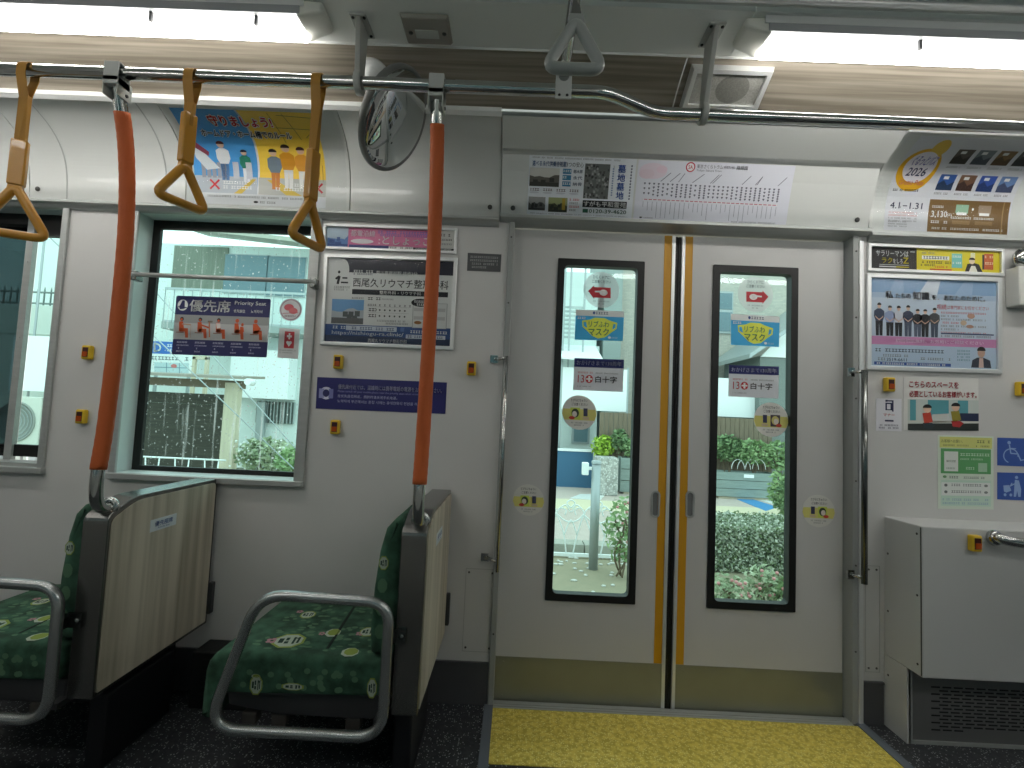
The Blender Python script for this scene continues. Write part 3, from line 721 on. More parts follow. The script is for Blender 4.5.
# round convex mirror
mc = PY(394, 120, -0.31)
A_ = ROT @ Vector((0.31, 0.95, 0)); 
sight = (CAM-mc).normalized()
maj = (A_ - sight*A_.dot(sight)).normalized(); mnr = sight.cross(maj).normalized()   # minor axis in picture
if (ROT.transposed() @ mnr).x < 0: mnr = -mnr
nm = (sight*0.57 + mnr*0.82).normalized()
t = thing('convex_mirror', 'round convex safety mirror with grey rim, hanging under the ceiling behind the overhead rail', 'mirror', mc)
R0 = 0.158
bm = BM(); prof = [(0.0, 0.034)] + [(R0*0.95*math.sin(math.radians(k*9)), 0.006+0.028*math.cos(math.radians(k*9))) for k in range(1, 11)]
lathe(bm, prof, mc, nm, 40); obj('mirror_face', bm, mat('mirror', (206,210,210), 0.03, 1.0), t)
bm = BM(); lathe(bm, [(R0*0.94,0.002),(R0*0.95,0.011),(R0,0.012),(R0*1.02,0.004),(R0*1.02,-0.006),(R0*0.99,-0.010),(0,-0.022)], mc, nm, 40); obj('rim', bm, mat('mirror_rim', (120,122,120), 0.4), t)
kn = slope(373, 74); kb = kn + Vector((0,-0.02,-0.035))
bm = BM(); lathe(bm, [(0,-0.012),(0.048,-0.012),(0.048,0.002),(0.034,0.008),(0.026,0.012),(0.024,0.04),(0.0,0.04)], kn, Vector((0,-0.48,-0.88)), 24)
obj('mounting_base', bm, M_white, t)
bm = BM(); tube(bm, smooth_path([kn+Vector((0,-0.018,-0.035)), kn+Vector((0.0,-0.03,-0.075)), mc-nm*0.055+Vector((0,0,0.02)), mc-nm*0.018], 6), 0.013, 12)
obj('mirror_arm', bm, M_white, t)

# ================================================================ SEATS
def emblem(bm, cx, cy, sx, sy, z, side=False, kind=0, ang=0.0):
    def P(u, v, d):
        a = u*math.cos(ang)-v*math.sin(ang); b = u*math.sin(ang)+v*math.cos(ang)
        return (cx+a*sx, z-d, cy+b*sy) if side else (cx+a*sx, cy+b*sy, z+d)
    def F(pts, mi, d):
        f = bm.faces.new([bm.verts.new(P(u, v, d)) for u, v in pts]); f.material_index = mi
        if (side and f.normal.y > 0): pass
    oct_ = lambda r, q=1.0: [(r*math.cos(math.radians(22.5+45*k)), q*r*math.sin(math.radians(22.5+45*k))) for k in range(8)]
    if kind == 0:   # white tile edged lime with dark strokes
        F(oct_(1), 2, 0.0009); F(oct_(0.84), 3, 0.0012)
        for u, v, a, b in ((-0.45,0.0,0.14,0.3),(-0.1,0.2,0.1,0.2),(-0.1,-0.25,0.12,0.15),(0.3,0.0,0.07,0.45),(0.55,0.05,0.07,0.4),(0.42,0.3,0.2,0.06)):
            F([(u-a,v-b),(u+a,v-b),(u+a,v+b),(u-a,v+b)], 4, 0.0015)
    elif kind == 1: # lime leaf with pale half
        F(oct_(1), 3, 0.0009); F([(p[0]*0.8+0.1, p[1]*0.8+0.1) for p in oct_(1)], 2, 0.0012)
    elif kind == 2: # pinkish blossom
        for k in range(5):
            a = k*72; c, s_ = math.cos(math.radians(a))*0.6, math.sin(math.radians(a))*0.6
            F([(c+0.4*math.cos(math.radians(q)), s_+0.4*math.sin(math.radians(q))) for q in range(0,360,60)], 5, 0.0010+k*0.0001)
    else:           # faint petal
        F(oct_(1), 1, random.uniform(0.0002, 0.0006))
def cushion_print(bm, r, top_z, near_y, off):
    for _ in range(150):
        emblem(bm, off+r.uniform(-0.69,-0.34), r.uniform(-0.455,-0.085), 0.010*r.uniform(.6,1.3), 0.007*r.uniform(.6,1.3), top_z, kind=3, ang=r.random()*3)
    for _ in range(24):
        emblem(bm, off+r.uniform(-0.70,-0.34), r.uniform(0.285,0.335), 0.009, 0.008, near_y, side=True, kind=3, ang=r.random()*3)
def seat(off):
    t = thing('transverse_seat', '', 'seat', (off-0.25, -0.26, 0), 'green transverse seats with wood-faced dividers')
    o = off
    ZT_ = 0.372
    # seat cushion
    bm = BM()
    prof = [(-0.322,0.272),(-0.322,ZT_),(-0.70,ZT_)]+[(-0.745-0.052*math.sin(math.radians(a)), ZT_-0.062+0.062*math.cos(math.radians(a))) for a in (20,40,60,80,90)]+[(-0.800,0.205),(-0.785,0.19),(-0.760,0.20),(-0.745,0.262)]
    prism(bm, [(a+o, b) for a, b in prof], 'y', -0.485, -0.050)
    bmesh.ops.recalc_face_normals(bm, faces=bm.faces)
    bmesh.ops.bevel(bm, geom=[e for e in bm.edges if len(e.link_faces) == 2 and e.calc_face_angle() > 1.0], offset=0.022, segments=4, affect='EDGES', profile=0.6)
    for f in bm.faces: f.smooth = True
    r = random.Random(5)
    nb = len(bm.faces)
    cushion_print(bm, r, ZT_, -0.485, o)
    def T(px, py): p = PZ(px, py, ZT_); return p.x-0.0+o-off0, p.y
    off0 = 0.0
    for px, py, sx, sy, k in ((289,641,0.046,0.046,0),(308,615,0.024,0.030,0),(333,633,0.022,0.028,1),(349,654,0.024,0.026,1),(368,632,0.026,0.034,0),(272,641,0.018,0.018,2),(360,634,0.013,0.015,2),(322,634,0.010,0.012,2),(300,612,0.012,0.012,2)):
        p = PZ(px, py, ZT_); emblem(bm, p.x+o, min(-0.075, max(p.y, -0.455)), sx, sy, ZT_, kind=k, ang=0.15)
    for px, py, sx, sy, k in ((256,688,0.018,0.028,0),(372,688,0.014,0.028,0),(292,698,0.032,0.010,0),(256,676,0.012,0.006,1)):
        p = PY(px, py, -0.485); emblem(bm, p.x+o, max(0.292, p.z), sx, sy, -0.485, side=True, kind=k)
    cols = [M_green, mat('moquette_petal', (84,120,92), 0.95), mat('moquette_lime', (140,158,70), 0.9), mat('moquette_white', (178,190,174), 0.9), mat('moquette_ink', (30,60,48), 0.9), mat('moquette_pink', (176,130,140), 0.9)]
    c = obj('seat_cushion', bm, cols, t, recalc=False)
    bm = BM(); q = PZ(352, 609, ZT_); p = PZ(328, 649, ZT_)
    hexa(bm, [(q.x-0.007+o, -0.09, ZT_+0.0003), (q.x+0.002+o, -0.09, ZT_+0.0003), (p.x+0.002+o, -0.44, ZT_+0.0003), (p.x-0.007+o, -0.44, ZT_+0.0003)],
             [(q.x-0.003+o, -0.09, ZT_+0.0012), (q.x+0.001+o, -0.09, ZT_+0.0012), (p.x+0.001+o, -0.44, ZT_+0.0012), (p.x-0.003+o, -0.44, ZT_+0.0012)])
    obj('seam', bm, mat('seam_dark', (14,34,26), 0.95), c)
    # back cushion
    bm = BM()
    prof = [(-0.292,0.38),(-0.292,0.742),(-0.315,0.737),(-0.338,0.71),(-0.352,0.65),(-0.362,0.55),(-0.366,0.45),(-0.362,0.376)]
    prism(bm, [(a+o, b) for a, b in prof], 'y', -0.475, -0.050)
    bmesh.ops.recalc_face_normals(bm, faces=bm.faces)
    bmesh.ops.bevel(bm, geom=[e for e in bm.edges if len(e.link_faces) == 2 and e.calc_face_angle() > 0.9], offset=0.018, segments=3, affect='EDGES', profile=0.6)
    for f in bm.faces: f.smooth = True
    for z, y, k in ((0.62,-0.476,0),(0.50,-0.476,3),(0.56,-0.476,3),(0.44,-0.476,3)):
        emblem(bm, -0.338+o, z, 0.014, 0.020, y, side=True, kind=k)
    obj('backrest', bm, cols, t, recalc=False)
    # under-shell
    bm = BM(); prism(bm, [(-0.32+o,0.272),(-0.742+o,0.260),(-0.735+o,0.225),(-0.60+o,0.205),(-0.32+o,0.205)], 'y', -0.465, -0.06)
    obj('seat_shell', bm, M_dark, t, bevel=0.006)
    bm = BM()
    for a in (-0.70, -0.62, -0.42):
        box(bm, a+o, a+0.04+o, -0.462, -0.43, 0.175, 0.2048)
    obj_split('mounting_block', bm, mat('block_grey', (66,62,58), 0.6), t, bevel=0.004)
    # divider: steel frame with wood laminate
    bm = BM()
    x0, x1 = -0.290+o, -0.222+o
    out = round_path([(-0.010,0.755,0),(-0.405,0.755,0),(-0.500,0.715,0),(-0.500,0.240,0),(-0.010,0.240,0)], [0.022,0.03,0.022,0.004,0.004], 5)
    prism(bm, [(p.x, p.y) for p in out], 'x', x0, x1)
    pn = obj('divider_panel', bm, mat('divider_steel', (128,127,124), 0.25, 0.9, noise=0.05, nscale=6), t, bevel=0.003)
    bm = BM(); inn = round_path([(-0.026,0.742,0),(-0.400,0.742,0),(-0.488,0.704,0),(-0.488,0.252,0),(-0.026,0.252,0)], [0.018,0.03,0.02,0.003,0.003], 5)
    prism(bm, [(p.x, p.y) for p in inn], 'x', x1, x1+0.0035); obj('wood_laminate', bm, M_lam, pn)
    pr = Print(0.11, 0.034, (214,222,226)); pr.text('優先座席', 0.16, 0.2, 0.42, (44,84,150), w=0.68, bold=0.02); pr.text('Priority Seat', 0.28, 0.70, 0.18, (60,96,150), w=0.44)
    nx = x1+0.0036
    pr.build('name_plate', lambda u, v, d: Vector((nx+d, -0.345+0.115*u, 0.672-0.036*v)), pn)
    bm = BM(); box(bm, -0.2215+o, -0.206+o, -0.024, -0.0006, 0.275, 0.385); obj('wall_bracket', bm, M_dark, t, bevel=0.004)
    bm = BM(); box(bm, -0.300+o, -0.250+o, -0.41, -0.13, 0.0005, 0.204); obj('leg', bm, mat('leg_navy', (12,14,20), 0.6), t, bevel=0.006)
    # aisle side guard loop
    bm = BM(); y = -0.535
    pts = round_path([(-0.640+o, y, 0.545), (-0.302+o, y, 0.538), (-0.302+o, y, 0.205), (-0.748+o, y, 0.205)], [0.075,0.06,0.07,0.085], 8)
    tube(bm, pts, 0.0140, 14, closed=True); arm = obj('armrest', bm, mat('armrest_steel', (172,176,176), 0.26, 0.8), t)
    bm = BM(); box(bm, -0.300+o, -0.262+o, -0.509, -0.5005, 0.425, 0.462); box(bm, -0.312+o, -0.290+o, -0.536, -0.5005, 0.428, 0.458); box(bm, -0.306+o, -0.270+o, -0.5005, -0.488, 0.43, 0.456) if False else None
    lathe(bm, [(0,0),(0.009,0),(0.006,0.006),(0,0.006)], (-0.272+o, -0.509, 0.444), Vector((0,-1,0)), 12)
    obj('bracket', bm, M_chromed, arm)
    bm = BM(); box(bm, -0.335+o, -0.311+o, -0.50, -0.40, 0.211, 0.226); obj('lower_bracket', bm, M_dark, t)
    return t
s1 = seat(0.0); s1['label'] = 'green patterned seat facing left with steel guard loop, on the divider beside the doors'
s2 = dup(s1, (-0.855, 0, 0), 'green patterned seat cut by the left edge, its wood-faced divider below the priority seat window')

# heater boxes under the seats
def heater(x0, x1, label):
    t = thing('seat_heater', label, 'heater', ((x0+x1)/2, -0.06, 0), 'dark heater boxes under the seats')
    bm = BM(); box(bm, x0, x1, -0.11, -0.0105, 0.0005, 0.185); obj('casing', bm, mat('heater_black', (20,21,22), 0.55), t, bevel=0.004)
    bm = BM()
    for k in range(8): box(bm, x0+0.04, x1-0.04, -0.1115, -0.1095, 0.03+k*0.018, 0.036+k*0.018)
    obj('vent', bm, M_black, t)
heater(-0.80, -0.32, 'black slotted heater box on the floor under the seat nearest the doors')
heater(-1.06, -0.815, 'short black heater box at the wall in the gap behind the wood-faced divider')
heater(-1.66, -1.18, 'black heater box on the floor under the seat at the left edge')

# ================================================================ HANDRAILS AND BOXES ON THE WALL
t = thing('window_bar', 'horizontal steel bar across the priority seat window', 'handrail', (-1.13, -0.045, PY(220, 279, -0.045).z))
a, b = PY(131, 272.5, -0.045), PY(316, 283.5, -0.045); zb = (a.z+b.z)/2
bm = BM(); tube(bm, [(a.x, -0.045, zb), (b.x, -0.045, zb)], 0.0085, 12); obj('tube', bm, M_alu, t)
for x in (a.x+0.012, b.x-0.012):
    bm = BM(); box(bm, x-0.011, x+0.011, -0.050, -0.0125, zb-0.022, zb+0.014); obj('bracket', bm, M_chromed, t, bevel=0.003)
def vrail(px, py0, py1, y, label, m, r):
    a, b = PY(px[0], py0, y), PY(px[1], py1, y); x = (a.x+b.x)/2
    t = thing('door_grab_rail', label, 'handrail', (x, y, b.z), 'vertical grab rails beside the doors')
    bm = BM(); tube(bm, [(x, y, b.z), (x, y, a.z)], r, 12); obj('tube', bm, m, t)
    return t, x, a.z, b.z
t, x, z1, z0 = vrail((506, 498), 356, 572, -0.052, 'slim steel grab rail left of the doors, below the small grey notice', M_chrome, 0.0075)
for z in (z1-0.008, z0+0.035):
    bm = BM(); box(bm, x-0.008, x+0.008, -0.052, -0.0005, z-0.009, z+0.009) if False else None
    tube(bm, [(x, -0.052, z), (x-0.02, -0.03, z), (x-0.045, -0.0045, z)], 0.0065, 8)
    box(bm, x-0.062, x-0.034, -0.0055, -0.0005, z-0.014, z+0.014); obj('bracket', bm, M_chrome, t)
t, x, z1, z0 = vrail((864.5, 864.5), 370, 584, -0.052, 'grey steel grab rail right of the doors, above the equipment cabinet', M_chromed, 0.010)
for z in (z1-0.006, z0+0.02):
    bm = BM(); tube(bm, [(x, -0.052, z), (x-0.012, -0.03, z), (x-0.025, -0.014, z)], 0.0065, 8)
    box(bm, x-0.036, x-0.012, -0.0185, -0.0125, z-0.016, z+0.016); obj('bracket', bm, M_chrome, t)

# call buttons
def button(px, py, label, y=-0.0005, sc=1.0):
    p = PY(px, py, y-0.01); x, z = p.x, p.z
    t = thing('call_button', label, 'button', (x, y, z-0.022), 'yellow framed call buttons')
    bm = BM(); box(bm, x-0.0165*sc, x+0.0165*sc, y-0.022, y, z-0.026*sc, z+0.026*sc); obj('housing', bm, mat('button_yellow', (224,186,40), 0.4), t, bevel=0.005, seg=3)
    bm = BM(); box(bm, x-0.0105*sc, x+0.0105*sc, y-0.0236, y-0.0222, z-0.018*sc, z+0.018*sc); fc = obj('face', bm, mat('button_dark', (60,22,16), 0.3), t, bevel=0.0005)
    bm = BM(); box(bm, x-0.0095*sc, x+0.0095*sc, y-0.0262, y-0.0237, z-0.016*sc, z+0.002*sc); obj('push_pad', bm, mat('button_amber', (176,76,22), 0.25), fc, bevel=0.001)
button(88, 352.5, 'yellow call button left of the priority seat window, upper of two')
button(82, 416.5, 'yellow call button left of the priority seat window, lower of two')
button(338.5, 362, 'yellow call button under the clinic poster')
button(335.5, 427, 'yellow call button under the long blue notice')
button(471.5, 368.5, 'yellow call button left of the slim grab rail by the doors')
button(889, 384.5, 'yellow call button above the small white notice at right')
button(1021, 389, 'yellow call button cut by the right edge')

# equipment cabinet
bx0, by = 1.350, -0.170
t = thing('equipment_cabinet', 'white boxed equipment cabinet with a slotted grey kick panel right of the doors', 'cabinet', (1.9, -0.08, 0))
bm = BM(); box(bm, bx0, 2.6, by, -0.0008, 0.245, 0.728); obj('body', bm, mat('cabinet_paint', (196,198,197), 0.45), t, bevel=0.004)
kf = PZ(910, 743, 0.0); ky = kf.y
bm = BM(); box(bm, bx0, bx0+0.0125, ky-0.006, -0.0008, 0.0008, 0.2448)
obj('side_skirt', bm, MATS['cabinet_paint'], t)
bm = BM(); box(bm, bx0-0.0012, bx0-0.0001, by+0.002, by+0.006, 0.25, 0.724)
for z in (0.28, 0.5, 0.70):
    lathe(bm, [(0,0),(0.004,0),(0.004,0.0015),(0,0.0015)], (bx0, by+0.02, z), Vector((-1,0,0)), 8); lathe(bm, [(0,0),(0.004,0),(0.004,0.0015),(0,0.0015)], (bx0, -0.02, z-0.1), Vector((-1,0,0)), 8)
obj_split('screw', bm, M_screw, t)
kf = PZ(910, 743, 0.0); ky = kf.y
bm = BM(); box(bm, bx0+0.013, 2.6, ky, ky+0.012, 0.0008, 0.244)
kp = obj('kick_panel', bm, mat('kick_grey', (112,113,113), 0.45, 0.2), t)
bm = BM(); box(bm, bx0+0.006, 2.6, ky-0.006, ky-0.0002, 0.0008, 0.012); box(bm, bx0+0.006, bx0+0.018, ky-0.006, ky-0.0002, 0.012, 0.243); obj('kick_trim', bm, M_alu, kp)
bm = BM()
sx0 = PY(931, 690, ky).x; step = 0.038
for row in range(13):
    z = 0.185 - row*0.0115
    for k in range(22):
        x = sx0 + (row % 2)*0.019 + k*step + (0.008 if row % 2 else 0)
        if row == 12 and k > 2: continue
        box(bm, x, x+0.029, ky-0.0012, ky-0.0002, z-0.0022, z+0.0022)
obj('vent_slots', bm, M_black, kp)
# the cabinet's pull handle and button
hx = PY(996, 541, by-0.03).x; hz = PY(1010, 541, by-0.03).z
bm = BM(); ellipsoid(bm, (hx+0.012, by-0.012, hz+0.004), (0.022, 0.022, 0.026)); tube(bm, smooth_path([(hx+0.012, by-0.012, hz+0.012), (hx+0.02, by-0.036, hz+0.004), (hx+0.10, by-0.044, hz-0.004), (hx+0.30, by-0.044, hz-0.004)], 6), 0.0165, 12)
obj('pull_handle', bm, M_chrome, t)
button(974.5, 543, 'yellow call button on the front of the equipment cabinet', by-0.0006)

# white box with a steel dome above it at the right edge
p = PY(1004, 270, 0.0); q = PY(1004, 308, 0.0)
t = thing('camera_box', 'white box with a steel dome on top at the right edge', 'wall box', (p.x+0.08, -0.03, q.z))
bm = BM(); box(bm, p.x+0.001, p.x+0.17, -0.055, -0.0006, q.z, p.z); obj('casing', bm, mat('camera_box_paint', (206,207,202), 0.4), t, bevel=0.005)
bm = BM(); ellipsoid(bm, (p.x+0.062, -0.030, p.z+0.036), (0.056, 0.029, 0.046)); obj('dome', bm, M_chrome, t)
#@@PART3
# ================================================================ POSTERS, NOTICES, STICKERS
def covemap(prof, x0, x1, t0, t1):
    def f(u, v, d):
        y, z, ny, nz_ = profpoint(prof, t1+(t0-t1)*v)
        if ny > 0: ny, nz_ = -ny, -nz_
        return Vector((x0+(x1-x0)*u, y+ny*d, z+nz_*d))
    return f
NAVY=(34,36,92); WH=(238,240,238); RED=(196,40,52); INK=(30,32,36); GR=(120,122,124)

# -- cove poster at left
p = Print(0.515, 0.33, (226,229,232), 0.35)
BL=(84,164,228); YE=(250,212,80)
p.poly([(0,0),(0.455,0),(0.475,0.09),(0.487,0.2),(0.495,0.35),(0.49,0.55),(0.475,0.88),(0,0.88)], BL, 1)
p.poly([(0.47,0),(1,0),(1,0.88),(0.487,0.88),(0.505,0.55),(0.51,0.35),(0.50,0.2),(0.488,0.09)], YE, 1)
p.rect(0,0.70,0.478,0.88,(188,196,204),2); p.rect(0.488,0.70,1,0.88,(190,192,186),2)
p.poly([(0.30,0.88),(0.44,0.72),(0.47,0.72),(0.36,0.88)],(216,186,70),3); p.poly([(0.55,0.72),(0.62,0.72),(0.82,0.88),(0.70,0.88)],(216,186,70),3)
for b_, c_ in ((0.10,(252,252,252)),(0,(214,36,50))): p.text('守りましょう!', 0.235, 0.065, 0.115, c_, w=0.45, l=5 if b_ else 7, halo=b_, bold=0.05)
for b_, c_ in ((0.10,(252,252,252)),(0,(24,24,28))): p.text('ホームドア・ホーム柵でのルール', 0.135, 0.225, 0.075, c_, w=0.66, l=5 if b_ else 7, halo=b_, bold=0.045)
for x0_, y0_, x1_, y1_ in ((0.68,0.02,0.74,0.34),(0.78,0.02,0.86,0.30),(0.74,0.04,1.0,0.06),(0.70,0.18,1.0,0.19),(0.9,0.28,0.97,0.19)): p.line(x0_,y0_,x1_,y1_,0.002,(150,126,60),3)
def person(p, x, y, h, shirt, legs, hair, skin=(232,196,170), l=4):
    w_ = h*0.16
    p.poly([(x-w_*0.5,y+h*0.5),(x+w_*0.5,y+h*0.5),(x+w_*0.42,y+h),(x+w_*0.05,y+h),(x,y+h*0.6),(x-w_*0.05,y+h),(x-w_*0.42,y+h)], legs, l)
    p.poly([(x-w_*0.75,y+h*0.25),(x-w_*0.3,y+h*0.19),(x+w_*0.3,y+h*0.19),(x+w_*0.75,y+h*0.25),(x+w_*0.8,y+h*0.45),(x+w_*0.5,y+h*0.58),(x-w_*0.5,y+h*0.58),(x-w_*0.8,y+h*0.45)], shirt, l+1)
    p.ell(x, y+h*0.10, w_*0.42, h*0.085, skin, l+2, 12); p.ell(x, y+h*0.075, w_*0.46, h*0.07, hair, l+3, 12, 170, 370)
person(p, 0.24, 0.34, 0.40, (232,234,236), (90,130,180), (90,40,40)); person(p, 0.40, 0.42, 0.33, (44,132,110), (230,232,236), (40,40,60))
person(p, 0.62, 0.40, 0.42, (120,136,150), (206,128,50), (40,36,40)); person(p, 0.72, 0.35, 0.45, (214,150,40), (236,236,232), (50,36,30)); person(p, 0.83, 0.37, 0.43, (226,160,60), (236,236,232), (70,44,36))
for i in range(5): p.rect(0.06+0.04*i, 0.56, 0.09+0.04*i, 0.72, (160,164,176), 4)
for i in range(2): p.rect(0.30+0.10*i, 0.55, 0.345+0.10*i, 0.72, (206,208,216), 8)
for i in range(5): p.line(0.88+0.025*i, 0.55, 0.88+0.025*i, 0.72, 0.002, (170,130,60), 6)
p.poly([(0.02,0.32),(0.12,0.50),(0.20,0.62),(0.10,0.64),(0.03,0.52)], (226,232,236), 5); p.poly([(0.03,0.33),(0.14,0.46),(0.13,0.50),(0.02,0.40)], (150,70,90), 6)
for x in (0.12, 0.905):
    p.line(x, 0.74, x+0.07, 0.84, 0.007, (206,40,50), 7); p.line(x+0.07, 0.74, x, 0.84, 0.007, (206,40,50), 7)
p.dashes(0.22,0.75,0.40,0.03,WH,7); p.dashes(0.22,0.80,0.44,0.03,WH,7); p.dashes(0.62,0.80,0.86,0.03,WH,7); p.dashes(0.76,0.75,0.88,0.03,WH,7)
p.dashes(0.1,0.905,0.9,0.018,GR,3); p.ell(0.47,0.965,0.018,0.012,INK,4); p.dashes(0.50,0.955,0.62,0.02,GR,4)
t = tag(p.build('advert_poster', covemap(SCOVE, -1.250, -0.752, 0.035, 0.95), bends=14), 'blue and yellow poster about platform doors, curved above the priority seat window', 'poster')
def cover(prof, x0, x1, t0, t1, d, nm, label):
    bm = BM(); k = 16; pts = []
    for i in range(k+1):
        y, z, ny, nz_ = profpoint(prof, t0+(t1-t0)*i/k)
        if ny > 0: ny, nz_ = -ny, -nz_
        pts.append((y+ny*d, z+nz_*d, y+ny*(d+0.0012), z+nz_*(d+0.0012)))
    prism(bm, [(a[0], a[1]) for a in pts]+[(a[2], a[3]) for a in pts[::-1]], 'x', x0, x1)
    return tag(obj(nm, bm, M_clear), label, 'poster cover', 'clear curved poster covers')
cover(SCOVE, -1.276, -0.672, 0.02, 0.985, 0.0045, 'poster_cover', 'clear plastic cover over the blue and yellow poster')
# empty holder outline at the far left cove
eh = thing('empty_poster_holder', 'empty clear poster holder on the curved panel over the left call buttons', 'poster holder', (-1.55, -0.03, 1.80))
for x in (-1.74, -1.36):
    bm = BM(); k = [profpoint(SCOVE, 0.02+0.96*i/16) for i in range(17)]
    prism(bm, [(y-0.0006*(1 if 1 else 0), z) for y, z, _, _ in k]+[(y-0.002, z-0.0004) for y, z, _, _ in k[::-1]], 'x', x, x+0.004); obj('holder_edge', bm, mat('holder_edge', (176,180,178), 0.3), eh)
# latch screws on the panels
def latch(px, py, prof, label):
    d = ray(px, py); best = None
    for i in range(200):
        y, z, ny, nz_ = profpoint(prof, i/199); P = CAM + d*((y-CAM.y)/d.y); e = abs(P.z-z)
        if best is None or e < best[0]: best = (e, P.x, y, z, ny, nz_)
    e, x, y, z, ny, nz_ = best
    N = Vector((0, ny, nz_)); N = -N if ny > 0 else N
    bm = BM(); lathe(bm, [(0,0.0003),(0.009,0.0003),(0.009,0.003),(0.007,0.004),(0,0.004)], (x, y, z), N, 16); box(bm, x-0.005, x+0.005, y+N.y*0.0048-0.0006, y+N.y*0.0048, z-0.001, z+0.001)
    tag(obj('panel_latch', bm, M_screw), label, 'latch', 'round latches on the top panels')
latch(38, 189, SCOVE, 'round latch on the curved panel at the far left'); latch(490, 207, SCOVE, 'round latch on the curved panel left of the cemetery advert')
latch(513, 208, HEAD[:4], 'round latch at the left end of the door header panel'); latch(857, 220, HEAD[:4], 'round latch at the right end of the door header panel')

# -- header posters
H4 = HEAD[:4]
p = Print(0.392, 0.205, (222,228,234), 0.4)
p.dashes(0.03,0.02,0.85,0.022,GR,2); p.text('選べる永代供養合祀墓', 0.03, 0.085, 0.085, (40,90,150), w=0.32, bold=0.02); p.text('3つの安心', 0.35, 0.085, 0.085, INK, w=0.16)
p.photo(0.01,0.20,0.29,0.51,(206,206,200),(96,92,84),(54,52,48),3); p.rect(0.01,0.44,0.29,0.51,(58,56,50),6)
for i,(a_) in enumerate(('樹木葬','永代','納骨')):
    yy = 0.20+0.105*i; p.rect(0.32,yy,0.40,yy+0.085,(60,130,170),2); p.dashes(0.325,yy+0.02,0.40,0.035,WH,4); p.text(a_, 0.42, yy+0.01, 0.06, (30,60,90), w=0.085, bold=0.02)
for i in range(4):
    p.dashes(0.02+0.125*i,0.545,0.11+0.125*i,0.04,(90,70,70),3); p.ell(0.06+0.125*i,0.615,0.045,0.018,(200,204,212),2)
p.photo(0.01,0.69,0.17,0.92,(150,152,150),(80,80,78),(40,40,40),8); p.photo(0.20,0.69,0.38,0.94,(150,160,110),(70,72,44),(36,40,30),9)
p.rect(0.33,0.70,0.36,0.90,(176,150,50),6); p.dashes(0.40,0.70,0.49,0.03,RED,3); p.dashes(0.40,0.76,0.49,0.03,GR,3); p.dashes(0.40,0.82,0.49,0.03,RED,3); p.dashes(0.40,0.88,0.49,0.03,GR,3)
p.rect(0.525,0.10,0.76,0.685,(96,100,98),2)
r = random.Random(4)
for i in range(90):
    x, y = 0.53+0.21*r.random(), 0.11+0.55*r.random(); s_ = r.choice(((48,50,50),(150,154,152),(66,68,66),(120,124,122))); p.rect(x, y, x+0.018, y+0.04, s_, 3+i*0.02)
for i, ch in enumerate('墓地墓地'): p.text(ch, 0.835, 0.10+0.150*i, 0.125, (30,84,170), w=0.072, bold=0.03)
p.dashes(0.79,0.12,0.80,0.03,GR,3)
for i in range(12): p.rect(0.785,0.16+i*0.04,0.80,0.185+i*0.04,(130,150,180),3); p.rect(0.955,0.10+i*0.05,0.968,0.13+i*0.05,(90,100,120),3)
p.rect(0.525,0.715,0.945,0.835,INK,2); p.text('すがも平和霊苑', 0.535, 0.73, 0.09, WH, w=0.40, bold=0.02)
p.text('0120-39-4620', 0.59, 0.865, 0.065, (40,90,70), w=0.355, bold=0.02); p.rect(0.53,0.865,0.58,0.93,(40,90,70),2)
p.dashes(0.03,0.965,0.95,0.015,GR,2)
tag(p.build('advert_poster', covemap(H4, 0.009, 0.401, 0.03, 0.995), bends=9), 'cemetery advert poster on the header over the left door leaf, beside the route map', 'poster')
p = Print(0.57, 0.205, (220,222,232), 0.4)
p.ell(0.10,0.17,0.09,0.13,(226,212,224),1); p.ell(0.06,0.22,0.05,0.08,(224,206,218),2); p.ell(0.155,0.14,0.035,0.06,(228,206,220),2)
p.ell(0.335,0.085,0.030,0.080,(188,40,70),2,24); p.ell(0.335,0.085,0.023,0.062,(238,238,240),3,24); p.text('SA', 0.321, 0.055, 0.06, (188,40,70), w=0.028, bold=0.02)
p.text('東京さくらトラム', 0.375, 0.035, 0.065, (60,60,80), w=0.165); p.text('(都電荒川線)', 0.545, 0.045, 0.05, (60,60,80), w=0.07); p.text('路線図', 0.628, 0.035, 0.065, (60,60,80), w=0.07, bold=0.01); p.text('Tokyo Sakura Tram', 0.375, 0.115, 0.04, (90,90,110), w=0.16)
r = random.Random(2)
names = 30
for i in range(names):
    x = 0.055+0.865*i/(names-1); top = 0.36+0.02*i/30; k = 0.62+0.01*i/30; m = r.choice((3,4,5,6))
    for q in range(m):
        yy = top + (k-0.02-top)*q/m; p.rect(x-0.006, yy, x+0.006, yy+0.022, (90,92,110), 3); p.rect(x-0.002, yy+0.022, x+0.002, yy+0.034, (90,92,110), 3)
    p.ell(x, k+0.02, 0.004, 0.011, WH, 5, 8)
    p.rect(x-0.0012, k+0.05, x+0.0012, k+0.05+r.choice((0.09,0.12,0.15,0.2,0.27)), (120,122,140), 3)
p.poly([(0.05,0.630),(0.925,0.645),(0.925,0.657),(0.05,0.642)], (190,70,100), 4)
for x, L in ((0.155,.06),(0.215,.06),(0.27,.035),(0.36,.07),(0.475,.05),(0.49,.05),(0.68,.05),(0.765,.04),(0.775,.03),(0.91,.05)):
    p.line(x, 0.335, x+L, 0.19, 0.0022, (110,112,130), 3)
p.rect(0.04,0.93,0.055,0.955,INK,3); p.dashes(0.06,0.935,0.13,0.018,GR,3); p.dashes(0.64,0.945,0.93,0.022,GR,3)
tag(p.build('route_map', covemap(H4, 0.408, 0.978, 0.0, 0.99), bends=6), 'white tram route map strip on the header above the doors, with a thin red line', 'map')

